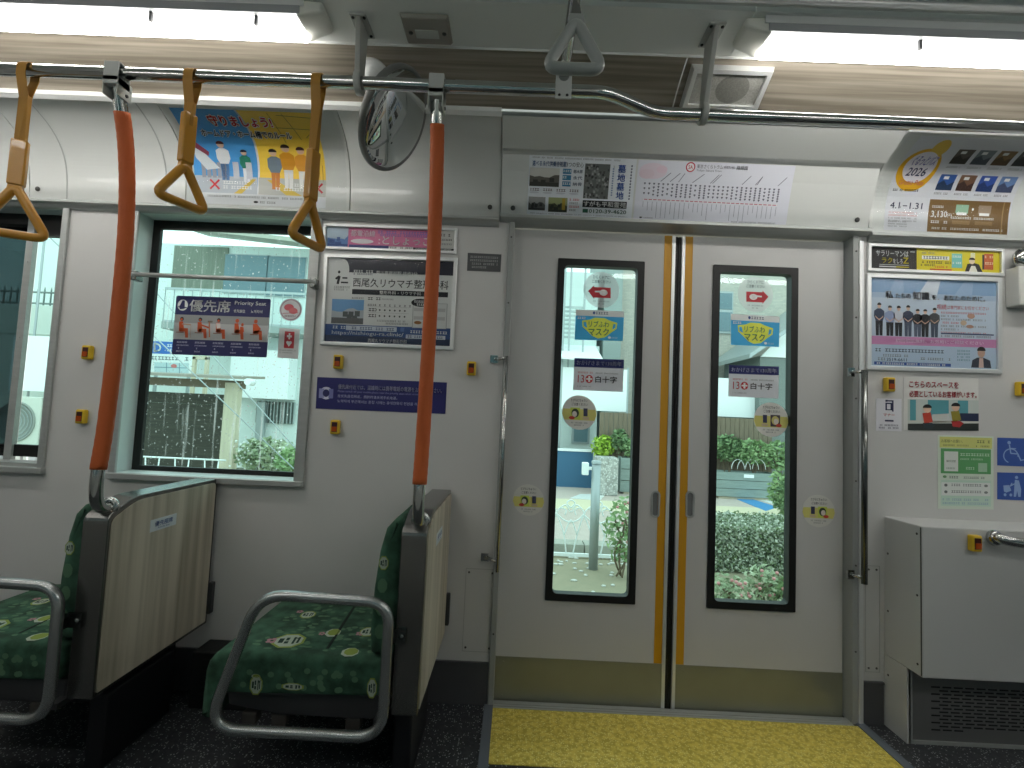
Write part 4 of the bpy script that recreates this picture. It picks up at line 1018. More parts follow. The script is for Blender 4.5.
# -- festival poster on the right cove
p = Print(0.465, 0.30, (214,216,222), 0.35)
ev = [(0.02,0.18),(0.02,0.10),(0.02,0.02)]
p.ell(0.155,0.36,0.150,0.225,(232,178,40),1,32); p.ell(0.215,0.13,0.06,0.10,(226,190,70),1.5,20); p.ell(0.16,0.335,0.118,0.165,(236,232,242),2,32)
for b_, c_ in ((0.05,(250,250,252)),(0,(92,84,170))): p.text('ぐるっとパス', 0.075, 0.215, 0.105, c_, w=0.175, l=4 if b_ else 6, halo=b_, bold=0.03, slant=0.25)
p.text('2026', 0.082, 0.345, 0.085, (62,66,110), w=0.145, bold=0.02, slant=0.15); p.text('Grutto Pass', 0.055, 0.47, 0.05, (214,120,120), w=0.19, bold=0.02, slant=0.15)
p.dashes(0.03,0.565,0.25,0.02,INK,4)
p.text('4.1', 0.035, 0.70, 0.065, (60,62,90), w=0.075, bold=0.02); p.rect(0.135,0.73,0.17,0.74,(60,62,90),3); p.text('1.31', 0.19, 0.70, 0.065, (60,62,90), w=0.10, bold=0.02); p.dashes(0.115,0.74,0.125,0.02,GR,3)
for i in range(4): p.dashes(0.03,0.80+0.03*i,0.26,0.014,(206,130,130) if i < 2 else GR,3)
for i in range(3): p.dashes(0.03,0.90+0.025*i,0.18,0.012,GR,3)
cols = [((96,88,80),(60,56,50)),((120,132,138),(70,80,90)),((140,110,70),(90,72,50)),((80,80,78),(50,50,50)),((60,100,170),(40,60,90)),((120,90,70),(70,50,44)),((60,90,170),(40,60,110)),((110,140,190),(70,80,110))]
for k in range(8):
    row, cx_ = divmod(k, 4); x = (0.435 if row == 0 else 0.36)+0.15*cx_; y = 0.13 if row == 0 else 0.40
    x = 0.36+0.158*cx_; sh = 0.0
    a_, b_ = cols[k]; p.poly([(x,y),(x+0.125,y),(x+0.125,y+0.16),(x,y+0.16)], a_, 2); p.poly([(x,y+0.10),(x+0.04,y+0.06),(x+0.08,y+0.11),(x+0.125,y+0.07),(x+0.125,y+0.16),(x,y+0.16)], b_, 3); p.rect(x+0.03,y+0.02,x+0.07,y+0.05,WH,4); p.dashes(x,y+0.185,x+0.11,0.018,GR,3)
p.rect(0.345,0.655,0.985,1.0,(120,90,44),1); p.text('3,130', 0.37, 0.775, 0.075, WH, w=0.125, bold=0.03); p.text('円', 0.50, 0.80, 0.045, WH, w=0.03)
for x0_, c_ in ((0.56,(150,190,160)),(0.74,(160,140,120))): p.rect(x0_,0.70,x0_+0.10,0.79,c_,3); p.rect(x0_+0.01,0.78,x0_+0.09,0.81,WH,4); p.dashes(x0_-0.03,0.83,x0_+0.13,0.02,WH,3); p.rect(x0_-0.02,0.87,x0_+0.12,0.91,(146,116,70),3)
p.dashes(0.37,0.72,0.47,0.02,WH,3); p.dashes(0.37,0.88,0.52,0.025,WH,3); p.dashes(0.38,0.95,0.95,0.02,WH,3); p.ell(0.695,0.745,0.008,0.014,WH,3); p.rect(0.93,0.66,0.94,1.0,(160,130,80),3)
tag(p.build('advert_poster', covemap(SCOVE, 1.342, 1.805, 0.045, 0.955), bends=14), 'festival poster with a yellow ring and 2026 on the curved panel at the top right', 'poster')
cover(SCOVE, 1.296, 1.945, 0.01, 0.99, 0.0045, 'poster_cover', 'clear plastic cover over the festival poster with the yellow ring')

# -- framed adverts on the wall
def frame(bm, mp, w_, h_, t_=0.010, d=0.010, d2=0.0):
    tu, tv = t_/w_, t_/h_
    O = [(-tu,-tv),(1+tu,-tv),(1+tu,1+tv),(-tu,1+tv)]; I = [(0,0),(1,0),(1,1),(0,1)]
    V = [[bm.verts.new(mp(u, v, e)) for u, v in q] for q, e in ((O, 0.0002), (O, d), (I, d), (I, 0.0002))]
    for i in range(4):
        for j in range(4): bm.faces.new([V[i][j], V[i][(j+1)%4], V[(i+1)%4][(j+1)%4], V[(i+1)%4][j]])
def framed(nm, mp, w_, h_, pr, label, t_=0.014):
    c = mp(0.5, 1, 0)
    t = thing(nm, label, 'framed advert', c)
    bm = BM(); frame(bm, mp, w_, h_, t_); obj('frame', bm, M_alu2, t, bevel=0.002)
    pr.build('printed_sheet', mp, t)
    bm = BM(); V = [bm.verts.new(mp(u, v, 0.0078)) for u, v in ((0,0),(1,0),(1,1),(0,1))]; V2 = [bm.verts.new(mp(u, v, 0.0070)) for u, v in ((0,0),(1,0),(1,1),(0,1))]
    bm.faces.new(V); bm.faces.new(V2[::-1])
    for i in range(4): bm.faces.new([V[i], V[(i+1)%4], V2[(i+1)%4], V2[i]])
    obj('clear_cover', bm, M_clear, t)
    return t
mp, w_, h_ = flatpx((327,227),(455,231.5),(454,251.5),(326,247), -0.0005)
p = Print(w_, h_, (216,120,160))
p.rect(0,0,0.17,1,(186,200,214),1); p.photo(0.01,0.1,0.17,0.95,(180,200,216),(90,130,190),(60,90,150),5)
p.text('都電沿線', 0.19, 0.12, 0.30, (240,226,234), w=0.19, bold=0.03); p.dashes(0.40,0.10,0.80,0.13,(110,110,190),3); p.dashes(0.42,0.26,0.82,0.10,(90,90,180),3)
p.ell(0.28,0.66,0.09,0.12,(236,230,234),3)
p.text(':としょっこ', 0.41, 0.36, 0.42, (246,240,240), w=0.40, bold=0.03)
p.rect(0.83,0,1,1,(206,206,202),2); p.dashes(0.85,0.15,0.98,0.12,INK,4); p.dashes(0.85,0.40,0.98,0.08,INK,4); p.dashes(0.85,0.62,0.98,0.08,GR,4)
p.rect(0.18,0.84,0.49,1,(60,70,130),3); p.rect(0.49,0.86,0.68,1,(236,236,236),4); p.dashes(0.50,0.88,0.67,0.08,INK,5); p.rect(0.68,0.88,1,1,INK,4); p.dashes(0.70,0.90,0.98,0.06,WH,5)
framed('framed_advert', mp, w_, h_, p, 'narrow pink advert strip in a frame above the clinic poster', 0.010)
mp, w_, h_ = flatpx((328.7,258),(454,262),(450,346.5),(324.7,341.5), -0.0005)
p = Print(w_, h_, (220,222,220))
p.rect(0.16,0,1,0.165,(36,40,56),1); p.poly([(0.10,0),(0.16,0),(0.17,0.165),(0.16,0.165)],(36,40,56),1); p.ell(0.115,0.14,0.055,0.14,(220,222,220),2)
p.ell(0.09,0.165,0.010,0.018,INK,3); p.line(0.065,0.25,0.095,0.215,0.008,INK,3); p.line(0.094,0.215,0.082,0.31,0.009,INK,3); p.line(0.118,0.235,0.158,0.235,0.006,INK,3); p.line(0.108,0.29,0.165,0.29,0.006,INK,3)
p.dashes(0.055,0.335,0.18,0.02,GR,3); p.dashes(0.055,0.365,0.16,0.02,GR,3)
p.dashes(0.205,0.135,0.36,0.028,WH,3); p.dashes(0.205,0.17,0.36,0.02,(90,90,110),3); p.text('荒川車庫前駅 徒歩3分', 0.385, 0.135, 0.055, WH, w=0.33, bold=0.02)
p.rect(0.19,0.18,1,0.36,(226,228,226),2)
p.text('西尾久リウマチ整形外科', 0.205, 0.23, 0.105, (30,32,36), w=0.76, bold=0.015)
p.rect(0.20,0.365,0.965,0.425,(30,34,44),3); p.text('整形外科・リウマチ科', 0.42, 0.373, 0.045, WH, w=0.33, bold=0.02)
p.dashes(0.20,0.46,0.30,0.02,GR,3); p.dashes(0.33,0.455,0.43,0.03,INK,3); p.dashes(0.44,0.465,0.54,0.015,GR,3)
p.photo(0.045,0.49,0.30,0.78,(110,160,206),(176,184,190),(84,92,92),12); p.rect(0.045,0.71,0.30,0.78,(96,98,98),6)
for i in range(7): p.dashes(0.42+0.04*i,0.535,0.435+0.04*i,0.022,INK,3)
p.dashes(0.33,0.535,0.40,0.02,INK,3)
for rr_ in (0.585,0.655):
    p.rect(0.33,rr_-0.02,0.66,rr_-0.018,GR,3); p.dashes(0.34,rr_,0.40,0.035,INK,3)
    for i in range(6): p.ell(0.428+0.04*i, rr_+0.018, 0.007, 0.011, INK, 3, 8)
p.dashes(0.41,0.72,0.66,0.018,GR,3); p.dashes(0.48,0.75,0.66,0.018,GR,3)
p.ell(0.75,0.50,0.075,0.048,(30,32,36),4); p.dashes(0.70,0.475,0.80,0.022,WH,5); p.dashes(0.72,0.51,0.78,0.022,WH,5)
p.rect(0.69,0.50,0.965,0.80,(160,162,162),3); p.rect(0.695,0.505,0.96,0.795,(214,216,214),3.5); p.rect(0.70,0.56,0.95,0.60,(190,190,190),4); p.rect(0.70,0.66,0.95,0.70,(190,190,190),4); p.rect(0.83,0.51,0.85,0.79,(180,182,182),4)
p.ell(0.735,0.735,0.03,0.02,(160,110,60),5); p.ell(0.82,0.75,0.03,0.02,(160,120,60),5); p.rect(0.83,0.515,0.86,0.55,(60,60,60),5)
p.rect(0,0.79,1,1,(52,84,140),2); p.rect(0,0.92,1,1,(44,60,90),3)
p.dashes(0.06,0.81,0.16,0.03,WH,4); p.rect(0.165,0.80,0.57,0.855,(200,208,220),4); p.dashes(0.19,0.812,0.56,0.03,(60,80,120),5); p.rect(0.60,0.80,0.63,0.85,(90,120,180),4); p.dashes(0.68,0.83,0.97,0.03,WH,4)
p.text('https://nishiogu-ra.clinic/', 0.055, 0.865, 0.055, WH, w=0.57, bold=0.02); p.rect(0.645,0.88,0.96,0.925,(206,212,222),4); p.dashes(0.66,0.89,0.95,0.025,(60,80,120),5)
p.text('西尾久リウマチ整形外科', 0.345, 0.945, 0.042, WH, w=0.31, bold=0.02)
framed('framed_advert', mp, w_, h_, p, 'clinic poster with large black lettering, framed between the window and the doors', 0.014)

mp, w_, h_ = flatpx((870,247),(999.4,252.4),(999.4,273.5),(870,268.5), -0.0005)
p = Print(w_, h_, (30,28,28)); p.rect(0.36,0,1,1,(222,206,40),1)
p.text('サラリーマンは', 0.045, 0.14, 0.26, WH, w=0.25, bold=0.03); p.text('ラク', 0.09, 0.46, 0.26, (222,206,40), w=0.08, bold=0.03); p.text('をしろ', 0.175, 0.50, 0.22, WH, w=0.075, bold=0.03); p.text('Z', 0.255, 0.44, 0.27, (222,206,40), w=0.04, bold=0.04)
p.rect(0.07,0.78,0.30,0.80,WH,2); p.rect(0.07,0.86,0.20,0.90,WH,2); p.rect(0.20,0.86,0.30,0.90,(222,206,40),2); p.rect(0.31,0.14,0.345,0.17,WH,2)
p.rect(0.40,0.30,0.61,0.47,WH,3); p.dashes(0.41,0.32,0.60,0.12,INK,4); p.dashes(0.40,0.14,0.50,0.07,GR,3); p.dashes(0.40,0.55,0.62,0.10,INK,3); p.dashes(0.39,0.70,0.50,0.08,INK,3); p.dashes(0.50,0.76,0.60,0.08,(200,80,40),3); p.rect(0.46,0.90,0.63,0.96,(200,60,40),3)
p.rect(0.63,0.15,0.71,0.82,(120,196,190),3); p.dashes(0.635,0.25,0.70,0.08,WH,4); p.dashes(0.635,0.55,0.70,0.08,WH,4)
p.poly([(0.73,1),(0.75,0.62),(0.80,0.55),(0.84,0.62),(0.87,1)],(40,40,46),3); p.poly([(0.76,1),(0.78,0.70),(0.81,0.70),(0.83,1)],(226,224,214),4); p.ell(0.785,0.48,0.022,0.14,(226,206,180),5); p.ell(0.785,0.42,0.024,0.11,(36,30,30),6,12,180,360); p.rect(0.775,0.08,0.81,0.34,(226,224,190),3)
p.rect(0.88,0.10,0.95,0.85,(196,96,50),3); p.rect(0.865,0.15,0.88,0.85,(60,60,60),3); p.dashes(0.885,0.2,0.945,0.10,(236,220,180),4); p.dashes(0.885,0.5,0.945,0.10,(236,220,180),4)
framed('framed_advert', mp, w_, h_, p, 'narrow black and yellow advert strip in a frame right of the doors', 0.012)
mp, w_, h_ = flatpx((870,278),(995.8,282.5),(995.8,369.7),(870,365.7), -0.0005)
p = Print(w_, h_, (176,196,218))
p.rect(0,0,1,0.16,(140,172,206),1); p.poly([(0.30,0.35),(0.46,0),(0.56,0),(0.5,0.35)],(212,222,232),2); p.poly([(0.1,0.3),(0.2,0),(0.26,0),(0.28,0.3)],(160,186,214),2); p.poly([(0.6,0.3),(0.75,0),(0.82,0),(0.8,0.3)],(160,186,214),2)
p.rect(0,0.22,1,0.66,(196,210,226),3)
for x_, h0, s_, g_ in ((0.07,0.33,(60,72,96),(40,42,50)),(0.155,0.30,(150,164,200),(44,44,50)),(0.225,0.30,(206,210,222),(40,42,48)),(0.30,0.31,(58,66,90),(80,90,110)),(0.375,0.27,(34,36,44),(90,100,120)),(0.435,0.27,(50,50,56),(40,42,48)),(0.51,0.29,(80,84,88),(76,88,108))):
    y_ = 0.655-h0-0.05; hh = h0+0.05
    p.poly([(x_-0.030,y_+hh*0.50),(x_+0.030,y_+hh*0.50),(x_+0.026,y_+hh),(x_+0.003,y_+hh),(x_,y_+hh*0.6),(x_-0.003,y_+hh),(x_-0.026,y_+hh)], g_, 5)
    p.poly([(x_-0.040,y_+hh*0.26),(x_-0.014,y_+hh*0.19),(x_+0.014,y_+hh*0.19),(x_+0.040,y_+hh*0.26),(x_+0.042,y_+hh*0.42),(x_+0.028,y_+hh*0.56),(x_-0.028,y_+hh*0.56),(x_-0.042,y_+hh*0.42)], s_, 6)
    p.poly([(x_-0.034,y_+hh*0.40),(x_-0.004,y_+hh*0.50),(x_+0.004,y_+hh*0.50),(x_+0.034,y_+hh*0.40),(x_+0.030,y_+hh*0.45),(x_,y_+hh*0.55),(x_-0.030,y_+hh*0.45)], (214,176,156), 7)
    p.ell(x_, y_+hh*0.10, 0.014, hh*0.085, (222,186,166), 8, 12); p.ell(x_, y_+hh*0.075, 0.016, hh*0.065, (34,32,34), 9, 12, 170, 370)
for b_, c_ in ((0.05,(240,244,248)),(0,(40,44,60))):
    l_ = 5 if b_ else 7
    p.text('私', 0.12, 0.145, 0.085, c_, w=0.06, l=l_, halo=b_, bold=0.02); p.text('たちの', 0.20, 0.165, 0.06, c_, w=0.12, l=l_, halo=b_, bold=0.02); p.text('知識', 0.34, 0.14, 0.095, c_, w=0.13, l=l_, halo=b_); p.text('を、あなたのために。', 0.49, 0.17, 0.06, c_, w=0.42, l=l_, halo=b_, bold=0.02)
p.text('相続', 0.53, 0.275, 0.06, (200,50,70), w=0.075, bold=0.02); p.text('は専門家にお任せください', 0.61, 0.285, 0.045, (200,70,80), w=0.33, bold=0.01)
for i in range(7): p.dashes(0.56,0.36+0.038*i,0.70 if i % 2 else 0.92,0.018,GR if i % 3 else (200,70,80),5)
p.ell(0.80,0.40,0.03,0.03,(190,150,130),6); p.ell(0.74,0.48,0.025,0.03,(200,176,150),6); p.ell(0.79,0.52,0.03,0.02,(180,140,120),6); p.rect(0.56,0.60,0.98,0.615,(60,70,110),6); p.dashes(0.56,0.625,0.96,0.02,GR,6)
p.rect(0,0.66,1,0.755,(206,140,186),4); p.text('初回相談無料、お気軽にご相談ください', 0.20, 0.685, 0.04, (240,226,240), w=0.70, bold=0.01)
p.rect(0,0.755,1,1,(186,206,226),4); p.dashes(0.04,0.80,0.62,0.035,(60,70,90),5); p.dashes(0.10,0.865,0.30,0.025,GR,5); p.text('3519-6611', 0.13, 0.905, 0.035, (50,60,90), w=0.16, bold=0.02); p.dashes(0.06,0.905,0.12,0.03,GR,5); p.dashes(0.40,0.89,0.64,0.025,GR,5)
p.rect(0.03,0.95,0.64,0.985,(60,90,160),5); p.dashes(0.05,0.958,0.62,0.02,WH,6)
for i in range(4): p.dashes(0.69,0.79+0.035*i,0.79,0.018,(90,140,150),5)
p.poly([(0.80,0.985),(0.81,0.90),(0.85,0.87),(0.90,0.87),(0.95,0.90),(0.96,0.985)],(66,70,84),6); p.poly([(0.86,0.985),(0.865,0.875),(0.895,0.875),(0.90,0.985)],(220,190,180),7); p.ell(0.88,0.815,0.030,0.055,(206,170,150),8); p.ell(0.88,0.79,0.034,0.045,(50,46,46),9,12,175,365)
framed('framed_advert', mp, w_, h_, p, 'blue advert poster with seven people standing, framed right of the doors', 0.016)

# -- flat notices
def notice(nm, c4, y, pr_fn, label, cat, base=WH, rnd=0.0, disc=False, group=None):
    mp, w_, h_ = flatpx(*c4, y); pr = Print(w_, h_, base, 0.45, rnd, disc); pr_fn(pr)
    return tag(pr.build(nm, mp), label, cat, group)
GY = 0.0975
def f(p):
    p.rect(0.0,0.32,1,0.74,(190,192,192),2); p.rect(0.0,0.32,1,0.46,(156,158,158),3)
    p.ell(0.075,0.16,0.055,0.095,WH,3,24); p.poly([(0.04,0.19),(0.07,0.08),(0.095,0.08),(0.10,0.22),(0.05,0.23)],NAVY,4); p.line(0.03,0.19,0.12,0.20,0.004,NAVY,5)
    p.text('優先席', 0.15, 0.06, 0.20, WH, w=0.43, bold=0.03); p.text('Priority Seat', 0.625, 0.055, 0.085, WH, w=0.33); p.text('优先座位', 0.62, 0.20, 0.055, WH, w=0.12); p.text('노약자석', 0.80, 0.20, 0.055, WH, w=0.12)
    O=(206,84,34)
    for i in range(5):
        x = 0.075+0.195*i; y=0.36
        p.ell(x+0.005, y+0.035, 0.020, 0.035, (50,30,28) if i < 3 else O, 5, 12); p.ell(x+0.003, y+0.045, 0.013, 0.02, O, 6, 10)
        p.poly([(x-0.022,y+0.08),(x+0.018,y+0.075),(x+0.035,y+0.2) if i != 4 else (x+0.065,y+0.16),(x+0.022,y+0.25),(x-0.018,y+0.24)],O,5)
        p.poly([(x-0.01,y+0.19),(x+0.075,y+0.19),(x+0.085,y+0.35),(x+0.055,y+0.35),(x+0.045,y+0.25),(x-0.01,y+0.25)],O,5)
        p.rect(x-0.045,y+0.255,x+0.035,y+0.268,(150,90,70),4)
        if i == 0: p.line(x+0.01,y+0.12,x+0.105,y+0.13,0.005,(190,150,130),6); p.line(x+0.105,y+0.12,x+0.11,y+0.35,0.003,(190,170,160),6)
        if i == 1: p.line(x+0.01,y+0.12,x+0.10,y+0.17,0.006,O,6); p.line(x+0.10,y+0.06,x+0.115,y+0.33,0.005,(206,120,80),6); p.rect(x+0.085,y+0.05,x+0.135,y+0.08,(120,110,100),6)
        if i == 2: p.poly([(x-0.02,y+0.09),(x+0.025,y+0.09),(x+0.03,y+0.17),(x-0.01,y+0.18)],(226,220,216),7)
        if i == 3: p.ell(x+0.062,y+0.10,0.014,0.03,O,6,10); p.poly([(x+0.04,y+0.13),(x+0.075,y+0.14),(x+0.085,y+0.22),(x+0.04,y+0.22)],O,6)
    for i in range(5):
        for k, hh in ((0.775,0.025),(0.83,0.018),(0.875,0.025),(0.93,0.02)):
            p.dashes(0.045+0.19*i, k, 0.045+0.19*i+(0.13 if k < 0.85 else 0.06), hh, (200,200,226), 4)
notice('priority_seat_sign', ((176.6,295.6),(271,299),(266.7,357.5),(171.8,354.4)), GY, f, 'purple and grey priority seat sign with five orange seated figures, on the window', 'sign', NAVY, 0.006)
def disc4(cx, cy, r, lean=0.0): return ((cx-r+lean, cy-r-0.05*r), (cx+r+lean, cy-r+0.05*r), (cx+r-lean, cy+r+0.05*r), (cx-r-lean, cy+r-0.05*r))
def f(p):
    p.ell(0.5,0.5,0.46,0.46,(176,150,160),1,28); p.ell(0.5,0.5,0.42,0.42,(226,224,226),2,28); p.ell(0.42,0.40,0.22,0.15,(206,90,100),3); p.ell(0.62,0.55,0.20,0.14,(214,110,116),4); p.line(0.15,0.68,0.85,0.62,0.002,(190,80,90),5); p.dashes(0.25,0.75,0.75,0.07,(120,80,90),5)
notice('round_sticker', disc4(290.8,309.8,11.2,0.8), GY, f, 'small round sticker with a red mark, on the window above the heart mark', 'sticker', (200,190,196), disc=True)
def f(p):
    p.rect(0.28,0.10,0.76,0.66,(178,30,44),2); p.rect(0.48,0.16,0.56,0.36,WH,4); p.rect(0.40,0.225,0.64,0.295,WH,4)
    p.ell(0.455,0.47,0.075,0.05,WH,4); p.ell(0.585,0.47,0.075,0.05,WH,4.2); p.poly([(0.385,0.485),(0.655,0.485),(0.52,0.61)],WH,4.4); p.dashes(0.08,0.72,0.92,0.035,GR,3); p.dashes(0.08,0.80,0.70,0.03,GR,3)
notice('help_mark_sticker', ((279.5,328),(299.8,329.2),(298.2,358.9),(277.4,357.8)), GY, f, 'white sticker with a red rectangle holding a cross and a heart, on the window', 'sticker', (214,214,214), 0.004)
def f(p):
    p.ell(0.075,0.5,0.050,0.20,(210,212,230),2); p.rect(0.02,0.36,0.06,0.66,(150,154,200),3); p.rect(0.095,0.36,0.13,0.66,(120,124,180),3); p.ell(0.075,0.5,0.026,0.12,NAVY,4)
    p.text('優先席付近では、混雑時には携帯電話の電源をお切りください。', 0.165, 0.20, 0.145, (206,208,232), w=0.80, bold=0.015)
    p.text('Please switch off your mobile phone near the priority seats when crowded', 0.165, 0.385, 0.085, (150,152,200), w=0.65)
    p.text('在优先座位附近，拥挤时请关闭手机电源。', 0.165, 0.52, 0.10, (186,188,220), w=0.46); p.text('노약자석 부근에서는 혼잡 시에는 휴대전화의 전원을 꺼 주십시오.', 0.165, 0.68, 0.10, (186,188,220), w=0.73)
notice('phone_notice', ((317.4,377),(447,382.5),(445.3,414),(315.7,408.5)), -0.0005, f, 'long dark blue notice about phones with white text, under the clinic poster', 'notice', (36,36,104))
def f(p):
    for i in range(4): p.dashes(0.08,0.16+0.19*i,0.90 if i < 3 else 0.6,0.10,(170,172,172),3)
notice('wall_plate', ((467.8,252.8),(501.5,254.5),(500.5,272),(467,270.8)), -0.0005, f, 'small dark grey text plate on the wall left of the door post', 'notice', (86,88,90))

# door glass stickers
SY = DY+0.0094

FILM[0] = True
def arrow(left):
    def f(p):
        p.text('ひらくドアに', 0.27, 0.10, 0.10, (60,60,70), w=0.46, bold=0.02); p.text('ご注意ください', 0.24, 0.225, 0.09, (60,60,70), w=0.52, bold=0.02)
        m = (lambda x: x) if left else (lambda x: 1-x)
        P = [(m(a), b) for a, b in ((0.14,0.545),(0.31,0.40),(0.31,0.46),(0.76,0.46),(0.76,0.74),(0.31,0.70),(0.31,0.74))]
        P = [(m(a), b) for a, b in ((0.13,0.55),(0.30,0.38),(0.30,0.43),(0.76,0.43),(0.76,0.72),(0.30,0.72),(0.30,0.76))]
        p.poly(P, (198,44,56), 2)
        p.ell(m(0.56),0.575,0.115,0.085,WH,4); p.poly([(m(0.32),0.535),(m(0.55),0.515),(m(0.55),0.575),(m(0.32),0.575)],WH,4.2)
        for k in range(3): p.line(m(0.50),0.55+0.035*k,m(0.60),0.55+0.035*k,0.0006,(180,60,70),5)
        p.dashes(0.28,0.80,0.72,0.035,GR,3); p.dashes(0.40,0.87,0.60,0.035,GR,3)
    return f
WB = (232,242,243)
notice('door_warning_sticker', disc4(601.3,290,18), SY, arrow(True), 'round sticker with a red arrow pointing left, at the top of the left door window', 'sticker', WB, disc=True)
notice('door_warning_sticker', disc4(755.3,294.5,17.6), SY, arrow(False), 'round sticker with a red arrow pointing right, at the top of the right door window', 'sticker', WB, disc=True)
def f(p):
    p.rect(0,0.20,1,1,(60,180,236),2); p.ell(0.38,0.09,0.025,0.05,(60,90,150),3); p.dashes(0.42,0.05,0.70,0.08,(90,110,130),3)
    Y2=(232,244,90)
    p.poly([(0.14,0.36),(0.30,0.32),(0.40,0.25),(0.60,0.25),(0.70,0.32),(0.87,0.40),(0.86,0.60),(0.76,0.72),(0.62,0.90),(0.48,0.94),(0.36,0.86),(0.24,0.68),(0.15,0.56)],Y2,3)
    p.poly([(0.165,0.41),(0.22,0.40),(0.25,0.60),(0.18,0.54)],(60,180,236),4); p.poly([(0.79,0.43),(0.84,0.45),(0.83,0.57),(0.77,0.64)],(60,180,236),4)
    p.text('リブふわ', 0.28, 0.36, 0.20, (40,140,110), w=0.42, bold=0.02); p.text('マスク', 0.28, 0.60, 0.24, (40,140,110), w=0.42, bold=0.02)
    p.dashes(0.04,0.24,0.24,0.07,WH,5); p.ell(0.72,0.90,0.03,0.04,WH,5); p.dashes(0.76,0.88,0.92,0.05,(180,220,240),5)
FILM[0] = False
G2='mask adverts on the door windows'
notice('mask_advert', ((575.8,309.5),(624,311.5),(622.7,341),(574.6,339.7)), SY, f, 'blue advert with a yellow-green mask, on the left door window', 'sticker', (232,238,238), group=G2)
notice('mask_advert', ((730.8,313.9),(779.5,316.7),(778.8,347),(730.8,344.8)), SY, f, 'blue advert with a yellow-green mask, on the right door window', 'sticker', (232,238,238), group=G2)
def f(p):
    p.rect(0,0,1,0.275,(32,40,104),2); p.text('おかげさまで130周年', 0.05, 0.07, 0.14, (206,210,226), w=0.90, bold=0.01)
    p.text('13', 0.085, 0.52, 0.24, (190,50,60), w=0.13, bold=0.0); p.ell(0.315,0.64,0.075,0.125,(196,50,62),3,20)
    p.rect(0.295,0.55,0.335,0.73,WH,4); p.rect(0.255,0.615,0.375,0.665,WH,4.2)
    p.text('白十字', 0.44, 0.54, 0.20, (32,34,44), w=0.43, bold=0.03); p.dashes(0.08,0.42,0.38,0.045,(206,120,120),3); p.dashes(0.44,0.43,0.90,0.035,GR,3); p.dashes(0.08,0.86,0.36,0.03,GR,3)
G3='anniversary notices on the door windows'
notice('anniversary_notice', ((574.4,358),(624,359.7),(622.7,392),(573,390)), SY, f, 'white and navy 130 anniversary notice, on the left door window', 'sticker', (220,224,230), group=G3)
notice('anniversary_notice', ((728.8,365),(778.8,366.6),(778.2,398.6),(728.4,396.4)), SY, f, 'white and navy 130 anniversary notice, on the right door window', 'sticker', (220,224,230), group=G3)
def hands(mirror=False, dark=False):
    def f(p):
        m = (lambda x: x) if not mirror else (lambda x: 1-x)
        p.poly([(0.03,0.40),(0.97,0.40),(1.0,0.55),(0.94,0.72),(0.06,0.72),(0.0,0.55)],(216,210,120),1.5)
        p.text('とびらにちゅうい', 0.26, 0.10, 0.085, (60,60,70), w=0.48, bold=0.02); p.text('ご注意ください', 0.28, 0.22, 0.08, (60,60,70), w=0.46, bold=0.02)
        a, b = sorted((m(0.24), m(0.52))); p.rect(a,0.36,b,0.70,(200,214,90) if not dark else (70,60,70),2)
        p.ell(m(0.38),0.52,0.11,0.13,(52,70,50) if not dark else (206,196,120),3); p.ell(m(0.36),0.55,0.07,0.085,(222,214,204),4); p.ell(m(0.28),0.66,0.085,0.05,(190,66,50),5)
        a, b = sorted((m(0.62), m(0.74))); p.rect(a,0.37,b,0.60,(60,62,92),3); a, b = sorted((m(0.60), m(0.78))); p.rect(a,0.62,b,0.70,(206,190,150),3)
        p.dashes(0.26,0.78,0.74,0.035,GR,3); p.dashes(0.34,0.85,0.66,0.035,GR,3)
    return f
G4='round door warning stickers with a pale yellow band'
notice('finger_warning_sticker', disc4(579.3,412.6,17.2), SY, hands(), 'round pale yellow sticker low on the left door window', 'sticker', (226,226,220), disc=True, group=G4)
notice('finger_warning_sticker', disc4(771,419.7,17.2), SY, hands(True, True), 'round pale yellow sticker low on the right door window', 'sticker', (226,226,220), disc=True, group=G4)
notice('finger_warning_sticker', disc4(528.5,500,15.6), DY-0.0002, hands(), 'round sticker on the left door leaf near the door post, left of the glass', 'sticker', (214,214,208), disc=True, group=G4)
notice('finger_warning_sticker', disc4(818.5,511,16.2), DY-0.0002, hands(True), 'round sticker on the right door leaf, right of the glass', 'sticker', (214,214,208), disc=True, group=G4)

